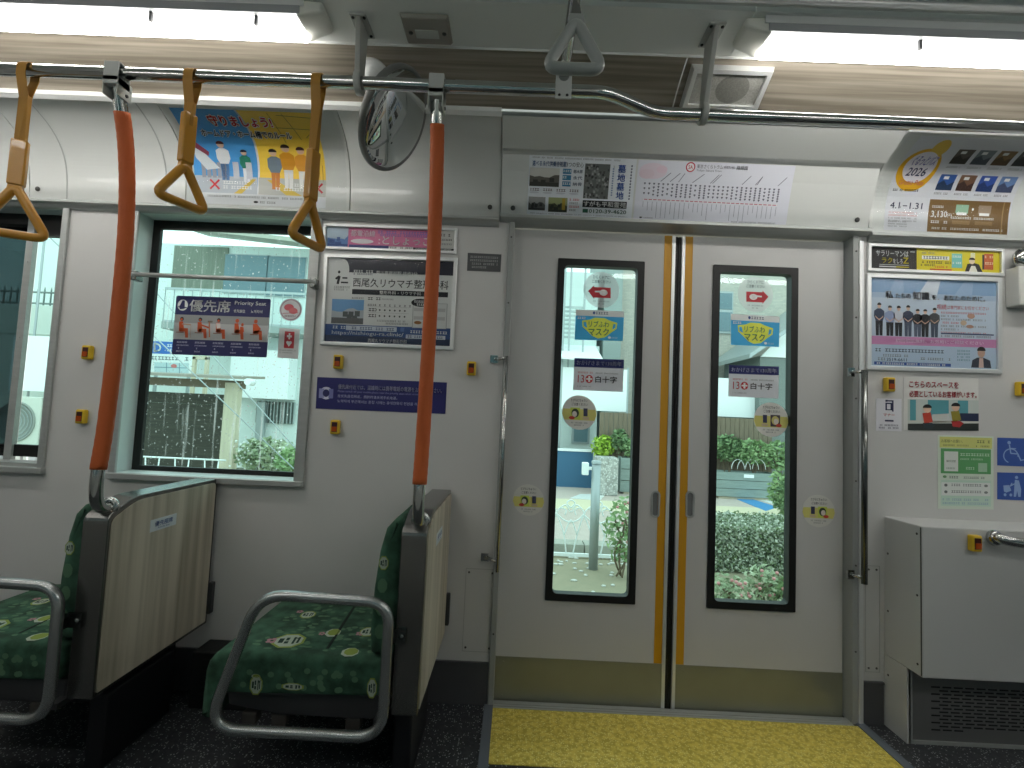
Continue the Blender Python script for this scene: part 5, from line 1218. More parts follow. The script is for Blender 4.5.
# right hand notices
def f(p):
    T=(90,160,170)
    p.rect(0.05,0.42,1,1,(196,206,200),2)
    for a_, b_ in ((0.08,0.16),(0.32,0.60),(0.72,0.86)): p.rect(a_,0.43,b_,0.82,T,3)
    p.poly([(0.38,0.70),(0.60,0.68),(0.62,0.84),(0.36,0.86)],(206,210,206),4); p.rect(0.75,0.67,1,0.82,(40,52,84),4); p.rect(0.05,0.82,1,0.86,(206,208,200),4); p.poly([(0.05,0.88),(1,0.86),(1,1),(0.05,1)],(46,52,50),4)
    for b_, c_ in ((0.05,(240,236,234)),(0,(184,44,60))):
        l_ = 4 if b_ else 6
        p.text('こちらのスペースを', 0.07, 0.08, 0.12, c_, w=0.66, l=l_, halo=b_, bold=0.04); p.text('必要としているお客様がいます。', 0.07, 0.26, 0.12, c_, w=0.90, l=l_, halo=b_, bold=0.04)
    for x_, s_, l_, y_ in ((0.31,(196,70,50),(50,60,64),0.60),(0.69,(150,140,50),(180,50,50),0.56)):
        p.poly([(x_-0.06,y_+0.26),(x_+0.06,y_+0.26),(x_+0.11,y_+0.30),(x_+0.05,y_+0.38),(x_-0.04,y_+0.36)],l_,6)
        p.poly([(x_-0.065,y_+0.08),(x_+0.045,y_+0.06),(x_+0.075,y_+0.24),(x_-0.04,y_+0.28)],s_,6)
        p.ell(x_,y_,0.052,0.075,(232,196,170),7); p.ell(x_,y_-0.025,0.060,0.062,(34,30,32),8,14,175,365)
notice('space_poster', ((903.7,376.6),(978.3,378.5),(978.3,430.8),(903.7,430)), -0.0005, f, 'cartoon poster with two seated children and red handwriting, above the cabinet', 'poster', (222,222,218))
def f(p):
    B=(36,40,80); p.rect(0.36,0.04,0.44,0.10,B,3); p.rect(0.40,0.05,0.68,0.09,B,3); p.rect(0.36,0.13,0.42,0.36,B,3); p.rect(0.36,0.13,0.62,0.17,B,3); p.rect(0.56,0.13,0.62,0.36,B,3); p.rect(0.36,0.33,0.62,0.36,B,3); p.rect(0.62,0.07,0.68,0.40,B,3)
    p.text('マナー', 0.28, 0.46, 0.09, (200,60,70), w=0.44, bold=0.02); p.rect(0.34,0.66,0.68,0.71,B,3); p.dashes(0.14,0.80,0.86,0.045,B,3); p.dashes(0.10,0.88,0.90,0.045,B,3)
notice('manners_notice', ((876,398.3),(901.4,398.9),(901.4,431.4),(876,430.6)), -0.0005, f, 'small white notice with a dark blue outline symbol, left of the cartoon poster', 'notice', (224,224,230))
def f(p):
    p.rect(0.03,0.02,0.97,0.17,(214,216,130),2); p.text('お客様へお願い。', 0.06, 0.055, 0.045, (90,110,60), w=0.38); p.dashes(0.06,0.125,0.55,0.02,(120,130,70),3); p.dashes(0.70,0.06,0.95,0.035,(90,110,60),3); p.dashes(0.68,0.13,0.92,0.02,(90,110,60),3)
    p.rect(0.05,0.18,0.95,0.52,(96,164,104),2); p.rect(0.11,0.22,0.36,0.49,(222,228,222),3); p.dashes(0.15,0.34,0.33,0.025,(80,110,80),4); p.dashes(0.15,0.44,0.30,0.02,(120,140,120),4); p.dashes(0.40,0.24,0.92,0.035,(200,226,204),4); p.dashes(0.40,0.31,0.80,0.02,(200,226,204),4); p.dashes(0.50,0.43,0.65,0.03,(200,226,204),4); p.rect(0.72,0.37,0.88,0.49,(170,204,176),4)
    p.ell(0.12,0.565,0.035,0.018,(110,160,110),3); p.dashes(0.20,0.555,0.38,0.03,(100,120,110),3); p.dashes(0.46,0.56,0.84,0.025,(120,140,130),3)
    p.rect(0.05,0.61,0.95,0.96,(196,222,206),2); p.rect(0.06,0.64,0.94,0.82,(224,230,226),3)
    for y_ in (0.68,0.77): p.ell(0.14,y_,0.03,0.02,(110,120,116),4); p.dashes(0.24,y_-0.02,0.78,0.03,(120,130,128),4); p.ell(0.86,y_,0.035,0.018,(130,140,136),4)
    p.dashes(0.08,0.86,0.92,0.025,(140,176,196),4); p.dashes(0.08,0.91,0.90,0.025,(140,176,196),4)
notice('green_notice', ((937.7,435),(993.4,436.5),(993.4,509.5),(937.7,508.6)), -0.0005, f, 'green and pale yellow paper notice above the cabinet, left of the blue symbols', 'notice', (214,226,212))
LB=(150,178,220)
def f(p):
    p.ell(0.40,0.17,0.06,0.06,LB,3); p.line(0.41,0.24,0.46,0.55,0.0045,LB,3); p.line(0.45,0.55,0.70,0.56,0.0045,LB,3.2); p.line(0.70,0.55,0.80,0.78,0.0045,LB,3.4); p.line(0.78,0.79,0.92,0.76,0.004,LB,3.6); p.line(0.43,0.37,0.64,0.38,0.0035,LB,3.8)
    for k in range(18):
        a0, a1 = math.radians(250-k*15), math.radians(250-(k+1)*15)
        if k < 17: p.line(0.46+0.25*math.cos(a0),0.64-0.25*math.sin(a0),0.46+0.25*math.cos(a1),0.64-0.25*math.sin(a1),0.004,LB,4)
a, b = PY(997,437.8), PY(997,465.4); sx_, sy_ = PY(1024.5,438.6), PY(1024.5,466.2)
notice('wheelchair_sign', ((997.2,437.6),(1026,438.4),(1026,466.6),(997.2,465.4)), -0.0005, f, 'blue square wheelchair symbol at the right edge', 'sign', (60,92,170))
def f(p):
    p.ell(0.66,0.17,0.055,0.06,LB,3); p.poly([(0.60,0.26),(0.74,0.28),(0.82,0.60),(0.80,0.88),(0.72,0.88),(0.68,0.66),(0.64,0.88),(0.56,0.88),(0.58,0.52)],LB,3); p.line(0.64,0.38,0.42,0.50,0.004,LB,4)
    p.poly([(0.20,0.48),(0.40,0.46),(0.48,0.66),(0.30,0.74),(0.22,0.70)],LB,3); p.ell(0.26,0.82,0.05,0.055,LB,3); p.ell(0.46,0.82,0.05,0.055,LB,3.2); p.line(0.44,0.50,0.50,0.38,0.004,LB,4)
notice('stroller_sign', ((997.2,472.3),(1026,473),(1026,500.4),(997.2,499.3)), -0.0005, f, 'blue square symbol of a person with a stroller, under the wheelchair symbol', 'sign', (60,92,170))
#@@PART4
# ================================================================ OUTSIDE
GZ = -0.75
M_ground = mat('dry_soil', (166,156,132), 0.9, noise=0.15, nscale=9, bump=0.8, col2=(146,140,118))
M_pave = tiles('brick_paving', (196,178,170), (206,190,182), (176,166,158), 6.0)
M_hwall = mat('pale_render', (214,224,222), 0.8, noise=0.03, nscale=0.8)
M_pwhite = mat('bright_panel', (240,244,246), 0.6)
M_tile = tiles('beige_wall_tiles', (190,184,174), (178,172,164), (158,154,148), 4.0, 0.5, 0.2, 0.01, rot=(math.pi/2,0,0))
M_siding = mat('corrugated_siding', (118,124,112), 0.7, noise=0.12, nscale=10, stretch=(6,1,0.3))
M_wglass = mat('house_window_glass', (104,128,138), 0.15)
M_board = mat('dark_boards', (62,60,52), 0.8, noise=0.2, nscale=4, stretch=(0.5,1,8))
M_brown = mat('brown_boards', (122,108,92), 0.8, noise=0.15, nscale=6, stretch=(8,1,0.5))
M_timber = mat('pale_timber', (200,190,168), 0.7, noise=0.08, nscale=4, stretch=(6,6,0.4))
M_galv = mat('galvanised', (168,176,178), 0.45, 0.5)
M_ironw = mat('white_iron', (236,240,240), 0.5)
M_bluep = mat('blue_panel_paint', (62,106,140), 0.6)
M_granite = speckle('rough_granite', (150,150,146), (206,206,204), 26, 0.5, 0.8, (176,176,172))
def leafmat(nm, c, c2): return mat(nm, c, 0.6, noise=0.25, nscale=5, col2=c2)
L_dark = leafmat('leaf_dark', (90,120,80), (130,156,108)); L_lime = leafmat('leaf_lime', (150,190,50), (190,220,90)); L_mid = leafmat('leaf_mid', (116,152,98), (164,190,138)); L_pale = leafmat('leaf_pale', (140,160,120), (190,200,170))
M_stem = mat('bark', (110,96,78), 0.8)

def slab(nm, x0, x1, y0, y1, z0, z1, m): bm = BM(); box(bm, x0, x1, y0, y1, z0, z1); return struct(nm, bm, m)
slab('ground', -40, 45, 0.5, 60, GZ-0.2, GZ-0.02, M_ground)
ky = PZ(590, 553, GZ).y
slab('pavement', -40, 45, ky+0.3, PZ(590, 486, GZ).y, GZ-0.02, GZ, M_pave)
slab('tactile_path', -40, 45, PZ(760, 518, GZ).y, PZ(760, 508, GZ).y, GZ, GZ+0.006, mat('cream_tactile', (216,206,178), 0.8))
# kerb
bm = BM(); 
for i in range(-12, 14): box(bm, i*1.0, i*1.0+0.985, ky, ky+0.28, GZ-0.02, GZ+0.10)
struct('kerb', bm, mat('kerb_concrete', (170,170,160), 0.8, noise=0.1, nscale=8))
# painted markings
bm = BM()
def mark(p4): 
    V = [PZ(*q, GZ+0.008) for q in p4]; hexa(bm, [(v.x, v.y, GZ+0.0002) for v in V], [(v.x, v.y, GZ+0.008) for v in V])
mark(((737,499),(749,498),(778,507),(766,511))); tag(obj('road_marking', bm, mat('blue_paint', (70,140,196), 0.7)), 'blue painted stripe on the pavement beyond the right door window', 'road marking')
bm = BM(); mark(((752,497.5),(764,497),(792,505),(782,507))); mark(((716,516),(722,515),(735,522),(727,524))); mark(((724,513),(732,512),(745,518),(738,520)))
tag(obj('road_marking', bm, mat('white_paint', (226,232,234), 0.7)), 'pale painted stripes on the pavement around the blue stripe', 'road marking')
bm = BM(); mark(((570,498),(580,494),(606,494),(600,500))); tag(obj('road_marking', bm, MATS['white_paint']), 'pale painted stripe on the pavement behind the grey post', 'road marking')

def foliage(bm, c, r, n, size, seed=0, flat_=0.0):
    R = random.Random(seed)
    for _ in range(n):
        while True:
            v = Vector((R.uniform(-1,1), R.uniform(-1,1), R.uniform(-1,1)))
            if 0.25 < v.length < 1: break
        p = Vector((c[0]+v.x*r[0], c[1]+v.y*r[1], c[2]+v.z*r[2]))
        a = Vector((R.gauss(0,1), R.gauss(0,1), R.gauss(0,.6))).normalized(); b = a.cross(Vector((R.gauss(0,1), R.gauss(0,1), R.gauss(0,1)))).normalized(); s = size*R.uniform(.6,1.3)
        V = [bm.verts.new(p+a*s), bm.verts.new(p+b*s*0.45), bm.verts.new(p-a*s), bm.verts.new(p-b*s*0.45)]; bm.faces.new(V)
def shrub(px, py, rpx, rpy, Y, m, label, n=500, size=0.05, nm='shrub', cat='shrub', group=None, seed=1, flowers=None, lean=0):
    c = PY(px, py, Y); d = Y-CAM.y; rx, rz = rpx*d/FOC, rpy*d/FOC
    t = thing(nm, label, cat, (c.x, Y, GZ), group)
    bm = BM(); foliage(bm, (c.x, Y, c.z), (rx, max(0.25, rx*0.6), rz), n, size, seed); obj('foliage', bm, m, t, recalc=False)
    bm = BM(); R = random.Random(seed)
    for k in range(4): tube(bm, smooth_path([(c.x+R.uniform(-.05,.05), Y+R.uniform(-.05,.05), GZ), (c.x+R.uniform(-.1,.1), Y, (GZ+c.z)/2), (c.x+R.uniform(-.5,.5)*rx, Y+R.uniform(-.1,.1), c.z+rz*0.3)], 4), 0.012, 6)
    obj('stem', bm, M_stem, t)
    if flowers:
        bm = BM(); R = random.Random(seed+9)
        for k in range(flowers[1]):
            v = Vector((R.uniform(-.9,.9), -0.5*R.random()-0.3, R.uniform(-.8,.9)))
            ellipsoid(bm, (c.x+v.x*rx, Y+v.y*max(0.25, rx*0.6), c.z+v.z*rz), (0.018,0.018,0.016), seg=8, rings=5)
        obj('flowers', bm, mat('flower_'+flowers[0], (200,140,140) if flowers[0] == 'pink' else (230,232,226), 0.7), t)
    return t
def wallbox(t, nm, px0, py0, px1, py1, Y, m, th=0.06, out=0.0):
    a, b = PY(px0, py0, Y), PY(px1, py1, Y); bm = BM(); box(bm, a.x, b.x, Y-out-th, Y-out, b.z, a.z); return obj(nm, bm, m, t)

# ---- house behind the left windows
HY = 12.0
t = thing('house', 'pale rendered house with a dark corrugated upper wall and blue-grey windows behind the left windows', 'building', (-8, HY, GZ))
a = PY(160, 243, HY); e_ = PY(528, 300, HY)
bm = BM(); box(bm, -24, PY(175, 300, HY).x, HY, HY+3, GZ, a.z); box(bm, PY(175, 300, HY).x, PY(312, 300, HY).x, HY, HY+3, GZ, PY(240, 246, HY).z); box(bm, PY(312, 300, HY).x, e_.x, HY, HY+3, GZ, PY(580, 262, HY).z+1.2)
obj('wall', bm, M_hwall, t)
wallbox(t, 'siding', 176, 246, 226, 291, HY, M_siding)
for x0_, y0_, x1_, y1_ in ((227,255,267,294),(269,257,304,297)):
    f_ = wallbox(t, 'window', x0_-1, y0_-1, x1_+1, y1_+1, HY, M_galv, 0.05); wallbox(f_, 'pane', x0_, y0_, x1_, y1_, HY, M_wglass, 0.02, 0.05)
A, B = PY(214, 239, HY), PY(312, 252, HY)
bm = BM(); hexa(bm, [(A.x-0.2, HY-0.9, A.z+0.05),(B.x+0.4, HY-0.9, B.z+0.05),(B.x+0.4, HY+0.1, B.z+0.25),(A.x-0.2, HY+0.1, A.z+0.25)], [(A.x-0.2, HY-0.9, A.z-0.06),(B.x+0.4, HY-0.9, B.z-0.06),(B.x+0.4, HY+0.1, B.z+0.1),(A.x-0.2, HY+0.1, A.z+0.1)])
obj('eave', bm, mat('eave_grey', (176,176,164), 0.7), t)
bm = BM(); A, B = PY(166, 285, HY-0.9), PY(310, 298, HY-0.9)
box(bm, A.x, B.x, HY-0.93, HY-0.89, A.z-0.12, A.z-0.06); box(bm, A.x, B.x, HY-0.92, HY-0.90, PY(240,325,HY-0.9).z, PY(240,325,HY-0.9).z+0.05)
k = int((B.x-A.x)/0.24)
for i in range(k): box(bm, A.x+i*0.24, A.x+i*0.24+0.016, HY-0.92, HY-0.90, PY(240,325,HY-0.9).z, A.z-0.08)
obj('balcony_rail', bm, M_galv, t)
bm = BM(); box(bm, A.x, B.x+0.3, HY-0.95, HY+0.02, PY(240,325,HY-0.9).z-0.18, PY(240,325,HY-0.9).z); obj('balcony_floor', bm, mat('balcony_edge', (150,160,158), 0.7), t)
f_ = wallbox(t, 'window', 258, 401, 293, 424, HY, mat('barred_window_dark', (96,104,100), 0.4))
bm = BM(); A, B = PY(258, 401, HY-0.1), PY(293, 424, HY-0.1)
for i in range(12): x = A.x+(B.x-A.x)*i/11; box(bm, x, x+0.025, HY-0.12, HY-0.09, B.z, A.z)
obj('window_bars', bm, M_galv, f_)
wallbox(t, 'white_panel', 242, 351, 295, 400, HY, M_pwhite, 0.5)
wallbox(t, 'drain_pipe', 262, 402, 267, 440, HY, M_galv, 0.1, 0.15)
# sign board
t = thing('sign_board', 'blue and white map board at the lower left of the priority seat window', 'sign', PY(172, 380, 10.5))
p = Print(0.9, 0.7, (232,236,238)); mp, w_, h_ = flatpx((150,341),(193,343),(193,375),(150,374), 10.5)
p = Print(w_, h_, (232,236,238)); p.rect(0,0,1,0.38,(60,110,190),1); p.text('D', 0.12, 0.06, 0.26, WH, w=0.16, bold=0.04); p.dashes(0.42,0.08,0.9,0.08,WH,2); p.dashes(0.42,0.22,0.9,0.07,WH,2)
p.dashes(0.05,0.46,0.95,0.10,(90,100,110),2); p.rect(0.12,0.64,0.92,0.95,(190,210,216),2); p.rect(0.12,0.78,0.92,0.80,(110,140,160),3); p.rect(0.40,0.64,0.415,0.95,(110,140,160),3); p.rect(0.70,0.64,0.715,0.95,(110,140,160),3); p.ell(0.58,0.74,0.07,0.06,(206,120,120),4)
p.build('board', mp, t, back=0.03, step=0.002)
bm = BM(); 
for x in (PY(155,380,10.52).x, PY(188,380,10.52).x): box(bm, x-0.03, x+0.03, 10.505, 10.56, GZ, PY(170,376,10.52).z+0.3)
obj_split('post', bm, M_galv, t)
t = thing('timber_frame', 'small cream upright frame beside the blue and white sign board', 'frame', PY(201, 380, 9.5))
bm = BM(); A, B = PY(194,357,9.5), PY(208,376,9.5); box(bm, A.x, A.x+0.07, 9.45, 9.52, GZ, A.z); box(bm, B.x-0.07, B.x, 9.45, 9.52, GZ, A.z); box(bm, A.x, B.x, 9.45, 9.52, A.z-0.05, A.z+0.03); obj('frame', bm, M_timber, t)
# shelter with dark boards
SYo = 6.5
t = thing('shelter', 'flat-roofed shelter with dark boarded wall and one pale timber post, through the priority seat window', 'shelter', PY(190, 470, SYo))
A, B = PY(140, 375, SYo), PY(256, 380, SYo)
bm = BM(); hexa(bm, [(A.x-0.5, SYo-0.5, A.z-0.02),(B.x+0.05, SYo-0.5, A.z-0.02),(B.x, SYo+0.3, A.z+0.04),(A.x-0.5, SYo+0.3, A.z+0.04)], [(A.x-0.5, SYo-0.5, A.z+0.02),(B.x+0.05, SYo-0.5, A.z+0.02),(B.x, SYo+0.3, A.z+0.08),(A.x-0.5, SYo+0.3, A.z+0.08)]); obj('roof', bm, mat('shelter_roof', (150,142,132), 0.7), t)
bm = BM(); box(bm, A.x-0.5, B.x-0.15, SYo-0.12, SYo-0.02, A.z-0.16, A.z-0.03); obj('beam', bm, mat('beam_brown', (120,106,90), 0.8), t)
bm = BM(); A2, B2 = PY(142, 391, SYo), PY(229, 460, SYo)
for i in range(9):
    h = (A2.z-GZ-0.3)/9; box(bm, A2.x-0.5, B2.x, SYo, SYo+0.03, GZ+0.3+i*h, GZ+0.3+(i+0.995)*h)
obj('boarded_wall', bm, M_board, t)
a, b = PY(228, 384, SYo-0.1), PY(241, 384, SYo-0.1); bm = BM(); box(bm, a.x, b.x, SYo-0.18, SYo-0.04, GZ, a.z+0.02); obj('post', bm, M_timber, t)
c = PY(249.5, 382, SYo-0.5); bm = BM(); tube(bm, [(c.x, SYo-0.56, c.z), (c.x, SYo-0.40, c.z)], 0.055, 14); obj('gutter_pipe', bm, M_pwhite, t)
t = thing('guard_rail', 'low white pipe guard rail in front of the dark boarded wall', 'railing', PY(185, 462, 5.2))
bm = BM(); a, b = PY(120, 456, 5.2), PY(226, 460, 5.2); zz_ = (a.z+b.z)/2; tube(bm, [(a.x-1, 5.2, zz_), (b.x, 5.2, zz_)], 0.012, 8)
for i in range(8): x = b.x-0.1-i*0.42; tube(bm, [(x, 5.2, zz_), (x-0.07, 5.2, GZ)], 0.009, 8); tube(bm, [(x-0.20, 5.2, zz_), (x-0.13, 5.2, GZ)], 0.009, 8)
obj('rail', bm, M_ironw, t)
shrub(268, 455, 32, 18, 6.2, L_pale, 'pale flowering bush at the lower right of the priority seat window', 900, 0.06, seed=4, flowers=('white', 60), nm='flowering_bush', cat='bush')
shrub(290, 460, 14, 12, 5.6, L_mid, 'small green bush in the lower right corner of the priority seat window', 350, 0.05, seed=5, nm='bush', cat='bush')
for (a, b, lab) in (((158,340),(293,468),'thin slanting cable crossing the priority seat window, the lower of two'), ((212,355),(297,450),'thin slanting cable crossing the priority seat window, the upper of two')):
    p0, p1 = PY(*a, 3.0), PY(*b, 3.0); d = (p1-p0); bm = BM(); k0 = p0 - d*1.6; k1 = p1 + d*((GZ-p1.z)/d.z if d.z else 0); tube(bm, [k0, k1], 0.006, 8); tag(obj('guy_wire', bm, M_galv), lab, 'cable', 'slanting cables outside the left windows')
# left window things
t = thing('boundary_wall', 'pale boundary wall topped with a spiked iron fence, through the far left window', 'wall', PY(40, 400, 7.5))
A, B = PY(-60, 301, 7.5), PY(75, 301, 7.5); bm = BM(); box(bm, A.x-3, B.x, 7.5, 7.62, GZ, A.z); box(bm, A.x-3, B.x+0.02, 7.47, 7.65, PY(40,333,7.5).z-0.03, PY(40,333,7.5).z); obj('wall', bm, mat('grey_render', (196,204,196), 0.8, noise=0.05, nscale=2), t)
zt_ = PY(40,291,7.5).z; bm = BM(); box(bm, A.x-3, B.x, 7.54, 7.57, zt_-0.03, zt_); box(bm, A.x-3, B.x, 7.54, 7.57, A.z+0.03, A.z+0.06)
x = A.x-3
while x < B.x: tube(bm, [(x, 7.555, A.z), (x, 7.555, zt_+0.02), (x, 7.555, zt_+0.10)], [0.014,0.014,0.002], 6); x += 0.13
obj('iron_fence', bm, mat('fence_iron', (110,124,120), 0.6), t)
t = thing('white_cabinet', 'plain bright white panel box in front of the boundary wall, far left window', 'box', PY(38, 400, 6.6))
A, B = PY(14, 335, 6.6), PY(54, 392, 6.6); bm = BM(); box(bm, A.x, B.x, 6.6, 7.0, B.z, A.z); obj('panel', bm, M_pwhite, t); bm = BM(); box(bm, A.x, A.x+0.06, 6.65, 6.71, GZ, B.z); box(bm, B.x-0.06, B.x, 6.65, 6.71, GZ, B.z); obj_split('leg', bm, M_galv, t)
A, B = PY(10, 396, 6.0), PY(37, 448, 6.0)
t = thing('air_conditioner', 'outdoor air conditioner unit with a round fan grille, low in the far left window', 'air conditioner', (A.x, 6.0, B.z))
bm = BM(); box(bm, A.x-0.25, B.x, 6.0, 6.3, B.z, A.z); obj('casing', bm, mat('ac_casing', (206,210,200), 0.6), t, bevel=0.01)
cx = (A.x-0.25+B.x)/2; cz = (A.z+B.z)/2; rr_ = (A.z-B.z)*0.40
bm = BM(); lathe(bm, [(rr_,0),(rr_,0.02),(rr_*0.94,0.02),(rr_*0.94,0.002),(0,0.002)], (cx, 6.0, cz), Vector((0,-1,0)), 28); obj('fan_ring', bm, mat('ac_grille', (150,156,150), 0.6), t)
bm = BM()
for k in range(1, 6): q = rr_*k/6; lathe(bm, [(q,0.012),(q+0.008,0.012),(q+0.008,0.018),(q,0.018),(q,0.012)], (cx, 6.0, cz), Vector((0,-1,0)), 24)
obj('grille', bm, M_galv, t); bm = BM(); box(bm, A.x-0.2, A.x-0.1, 6.05, 6.25, GZ, B.z); box(bm, B.x-0.15, B.x-0.05, 6.05, 6.25, GZ, B.z); obj_split('stand', bm, M_galv, t)
bm = BM(); a, b = PY(48, 205, 7.3), PY(48, 290, 7.3); tube(bm, [(a.x, 7.3, a.z+1), (a.x, 7.3, GZ)], 0.02, 8); tag(obj('antenna_pole', bm, M_galv), 'thin upright pole behind the spiked iron fence, far left window', 'pole')

# ---- building behind the doors
BY = 14.0
X_ = lambda px, py=300, Y=BY: PY(px, py, Y).x
Z_ = lambda px, py, Y=BY: PY(px, py, Y).z
t = thing('tiled_building', 'beige tiled building with a grey corner column behind the doors', 'building', (8, BY, GZ))
bm = BM(); box(bm, X_(619), X_(770), BY, BY+4, GZ, 8.0); box(bm, X_(770), X_(860), BY, BY+4, GZ, 8); box(bm, X_(860), 26, BY, BY+4, GZ, 8.0); obj('wall', bm, M_tile, t)
bm = BM(); box(bm, X_(602), X_(619), BY-0.5, BY+3, GZ, 8.0); obj('corner_column', bm, mat('column_grey', (150,160,158), 0.7), t)
f_ = wallbox(t, 'window', 706, 291, 732, 334, BY, M_galv, 0.06); wallbox(f_, 'pane', 708, 293, 731, 310, BY, M_wglass, 0.02, 0.06); wallbox(f_, 'pane', 708, 312, 731, 332, BY, M_wglass, 0.02, 0.06)
# left pale part with slatted balcony
HB = 0
t = thing('house', 'pale house with a slatted balcony and white awning, through the left door window', 'building', (3, 13.0, GZ))
bm = BM(); box(bm, PY(543,300,13).x, PY(601,300,13).x, 13.0, 16, GZ, 3.2); box(bm, PY(543,300,13).x, PY(601,300,13).x, 13.6, 16, 3.2, 5.6); obj('wall', bm, M_hwall, t)
bm = BM()
for i in range(8): a = PY(553, 306+i*4.3, 12.2); b = PY(585, 306+i*4.3, 12.2); box(bm, a.x, b.x, 12.2, 12.24, a.z-0.035, a.z+0.02)
obj('balcony_slats', bm, mat('slat_grey', (186,196,196), 0.6), t)
bm = BM()
for px in (565, 571, 585): a = PY(px, 268, 12.1); box(bm, a.x, a.x+0.05, 12.12, 12.17, GZ+3, a.z+0.5)
obj_split('balcony_post', bm, M_galv, t)
bm = BM(); a, b = PY(560, 341, 12.0), PY(601, 341, 12.0); hexa(bm, [(a.x-0.3, 11.4, a.z-0.55),(b.x, 11.4, a.z-0.62),(b.x, 13.0, a.z),(a.x-0.3, 13.0, a.z)], [(a.x-0.3, 11.4, a.z-0.50),(b.x, 11.4, a.z-0.57),(b.x, 13.0, a.z+0.05),(a.x-0.3, 13.0, a.z+0.05)]); obj('awning', bm, M_pwhite, t)
f_ = wallbox(t, 'window', 572, 420, 589, 444, 13.0, M_galv, 0.06); wallbox(f_, 'pane', 574, 422, 587, 442, 13.0, M_wglass, 0.02, 0.06)
# lean-to roof and grey siding at right
t = thing('lean_to', 'grey sided lean-to with a bright sloping roof edge, through the right door window', 'building', PY(775, 420, 11.5))
bm = BM(); box(bm, PY(760,360,11.5).x, PY(850,360,11.5).x, 11.5, 13.8, GZ, PY(765,356,11.5).z); obj('wall', bm, mat('grey_siding', (120,128,126), 0.7, noise=0.06, nscale=6, stretch=(0.4,1,9)), t)
A, B = PY(746, 357, 11.2), PY(800, 318, 11.2)
bm = BM(); hexa(bm, [(A.x, 11.0, A.z-0.06),(B.x+1, 11.0, B.z+0.7-0.06),(B.x+1, 13.8, B.z+0.7-0.06),(A.x, 13.8, A.z-0.06)], [(A.x, 11.0, A.z+0.06),(B.x+1, 11.0, B.z+0.7+0.06),(B.x+1, 13.8, B.z+0.7+0.06),(A.x, 13.8, A.z+0.06)]); obj('sloping_roof', bm, M_galv, t)
bm = BM(); V0 = [(PY(760,354,11.5).x, 11.45, PY(765,357,11.5).z), (PY(850,354,11.5).x, 11.45, PY(765,357,11.5).z), (B.x+1, 11.45, B.z+0.6), (B.x, 11.45, B.z-0.08)]
hexa(bm, V0, [(x, y+0.04, z) for x, y, z in V0]); obj('gable_panel', bm, M_pwhite, t)
# white board panels and brown fence
def panel(px0, py0, px1, py1, Y, label):
    t = thing('display_board', label, 'panel', ((PY(px0,py0,Y).x+PY(px1,py1,Y).x)/2, Y, GZ), 'white board panels in front of the buildings')
    A, B = PY(px0, py0, Y), PY(px1, py1, Y); bm = BM(); box(bm, A.x, B.x, Y, Y+0.05, B.z, A.z); obj('board', bm, M_pwhite, t)
    bm = BM(); box(bm, A.x-0.05, A.x, Y, Y+0.08, GZ, A.z+0.05); box(bm, B.x, B.x+0.05, Y, Y+0.08, GZ, A.z+0.05); obj_split('post', bm, M_galv, t)
panel(563, 367, 626, 412, 11.75, 'bright white panel on posts through the left door window')
panel(700, 377, 756, 418, 11.75, 'bright white panel on posts through the right door window')
t = thing('board_fence', 'brown boarded fence below the white panels, behind the planters', 'fence', (X_(660), 11.1, GZ)); bm = BM(); a, b = PY(600, 413, 11.1), PY(770, 419, 11.1)
x = a.x
while x < b.x: box(bm, x, x+0.11, 11.1, 11.13, GZ, PY(620,413,11.1).z); x += 0.12
obj('boards', bm, M_brown, t)
t = thing('blue_partition', 'blue partition with a white top edge low in the left door window', 'panel', (PY(572,484,11.2).x, 11.2, GZ)); A, B = PY(545, 450, 11.2), PY(592, 484, 11.2)
bm = BM(); box(bm, A.x-0.3, B.x, 11.2, 11.3, GZ, A.z); obj('board', bm, M_bluep, t); bm = BM(); box(bm, A.x-0.3, B.x+0.03, 11.17, 11.33, A.z, A.z+0.06); obj('cap_rail', bm, M_pwhite, t)
# granite block, planters
t = thing('stone_pillar', 'rough speckled stone block behind the grey post', 'stone', (PY(608,489,10.2).x, 10.2, GZ)); A, B = PY(597, 457, 10.0), PY(618, 489, 10.0)
bm = BM(); box(bm, A.x, B.x, 10.0, 10.5, GZ, A.z); obj('block', bm, M_granite, t, bevel=0.03)
def planter(px0, py0, px1, Y, label):
    A, B = PY(px0, py0, Y), PY(px1, py0, Y); t = thing('planter_box', label, 'planter', ((A.x+B.x)/2, Y, GZ), 'weathered planter boxes across the pavement')
    bm = BM(); h = A.z-GZ-0.06
    for i in range(3): box(bm, A.x, B.x, Y, Y+0.03, GZ+0.06+i*h/3, GZ+0.06+(i+0.94)*h/3); box(bm, A.x, B.x, Y+0.5, Y+0.53, GZ+0.06+i*h/3, GZ+0.06+(i+0.94)*h/3)
    box(bm, A.x, A.x+0.03, Y+0.03, Y+0.5, GZ+0.06, A.z); box(bm, B.x-0.03, B.x, Y+0.03, Y+0.5, GZ+0.06, A.z); obj('boards', bm, mat('weathered_grey_wood', (136,150,146), 0.8, noise=0.1, nscale=5, stretch=(0.5,1,6)), t)
    bm = BM(); box(bm, A.x+0.03, B.x-0.03, Y+0.03, Y+0.5, GZ+0.05, A.z-0.06); obj('soil', bm, mat('planter_soil', (90,80,66), 0.9), t)
    bm = BM(); box(bm, A.x+0.1, B.x-0.1, Y+0.05, Y+0.48, GZ, GZ+0.05); obj('base', bm, M_timber, t)
    c = (A.x*0.45+B.x*0.55); bm = BM(); box(bm, c-0.12, c+0.12, Y-0.008, Y-0.0005, A.z-0.13, A.z-0.05); obj('name_tag', bm, M_pwhite, t)
planter(716, 471, 776, 10.4, 'weathered grey planter box with plants through the right door window')
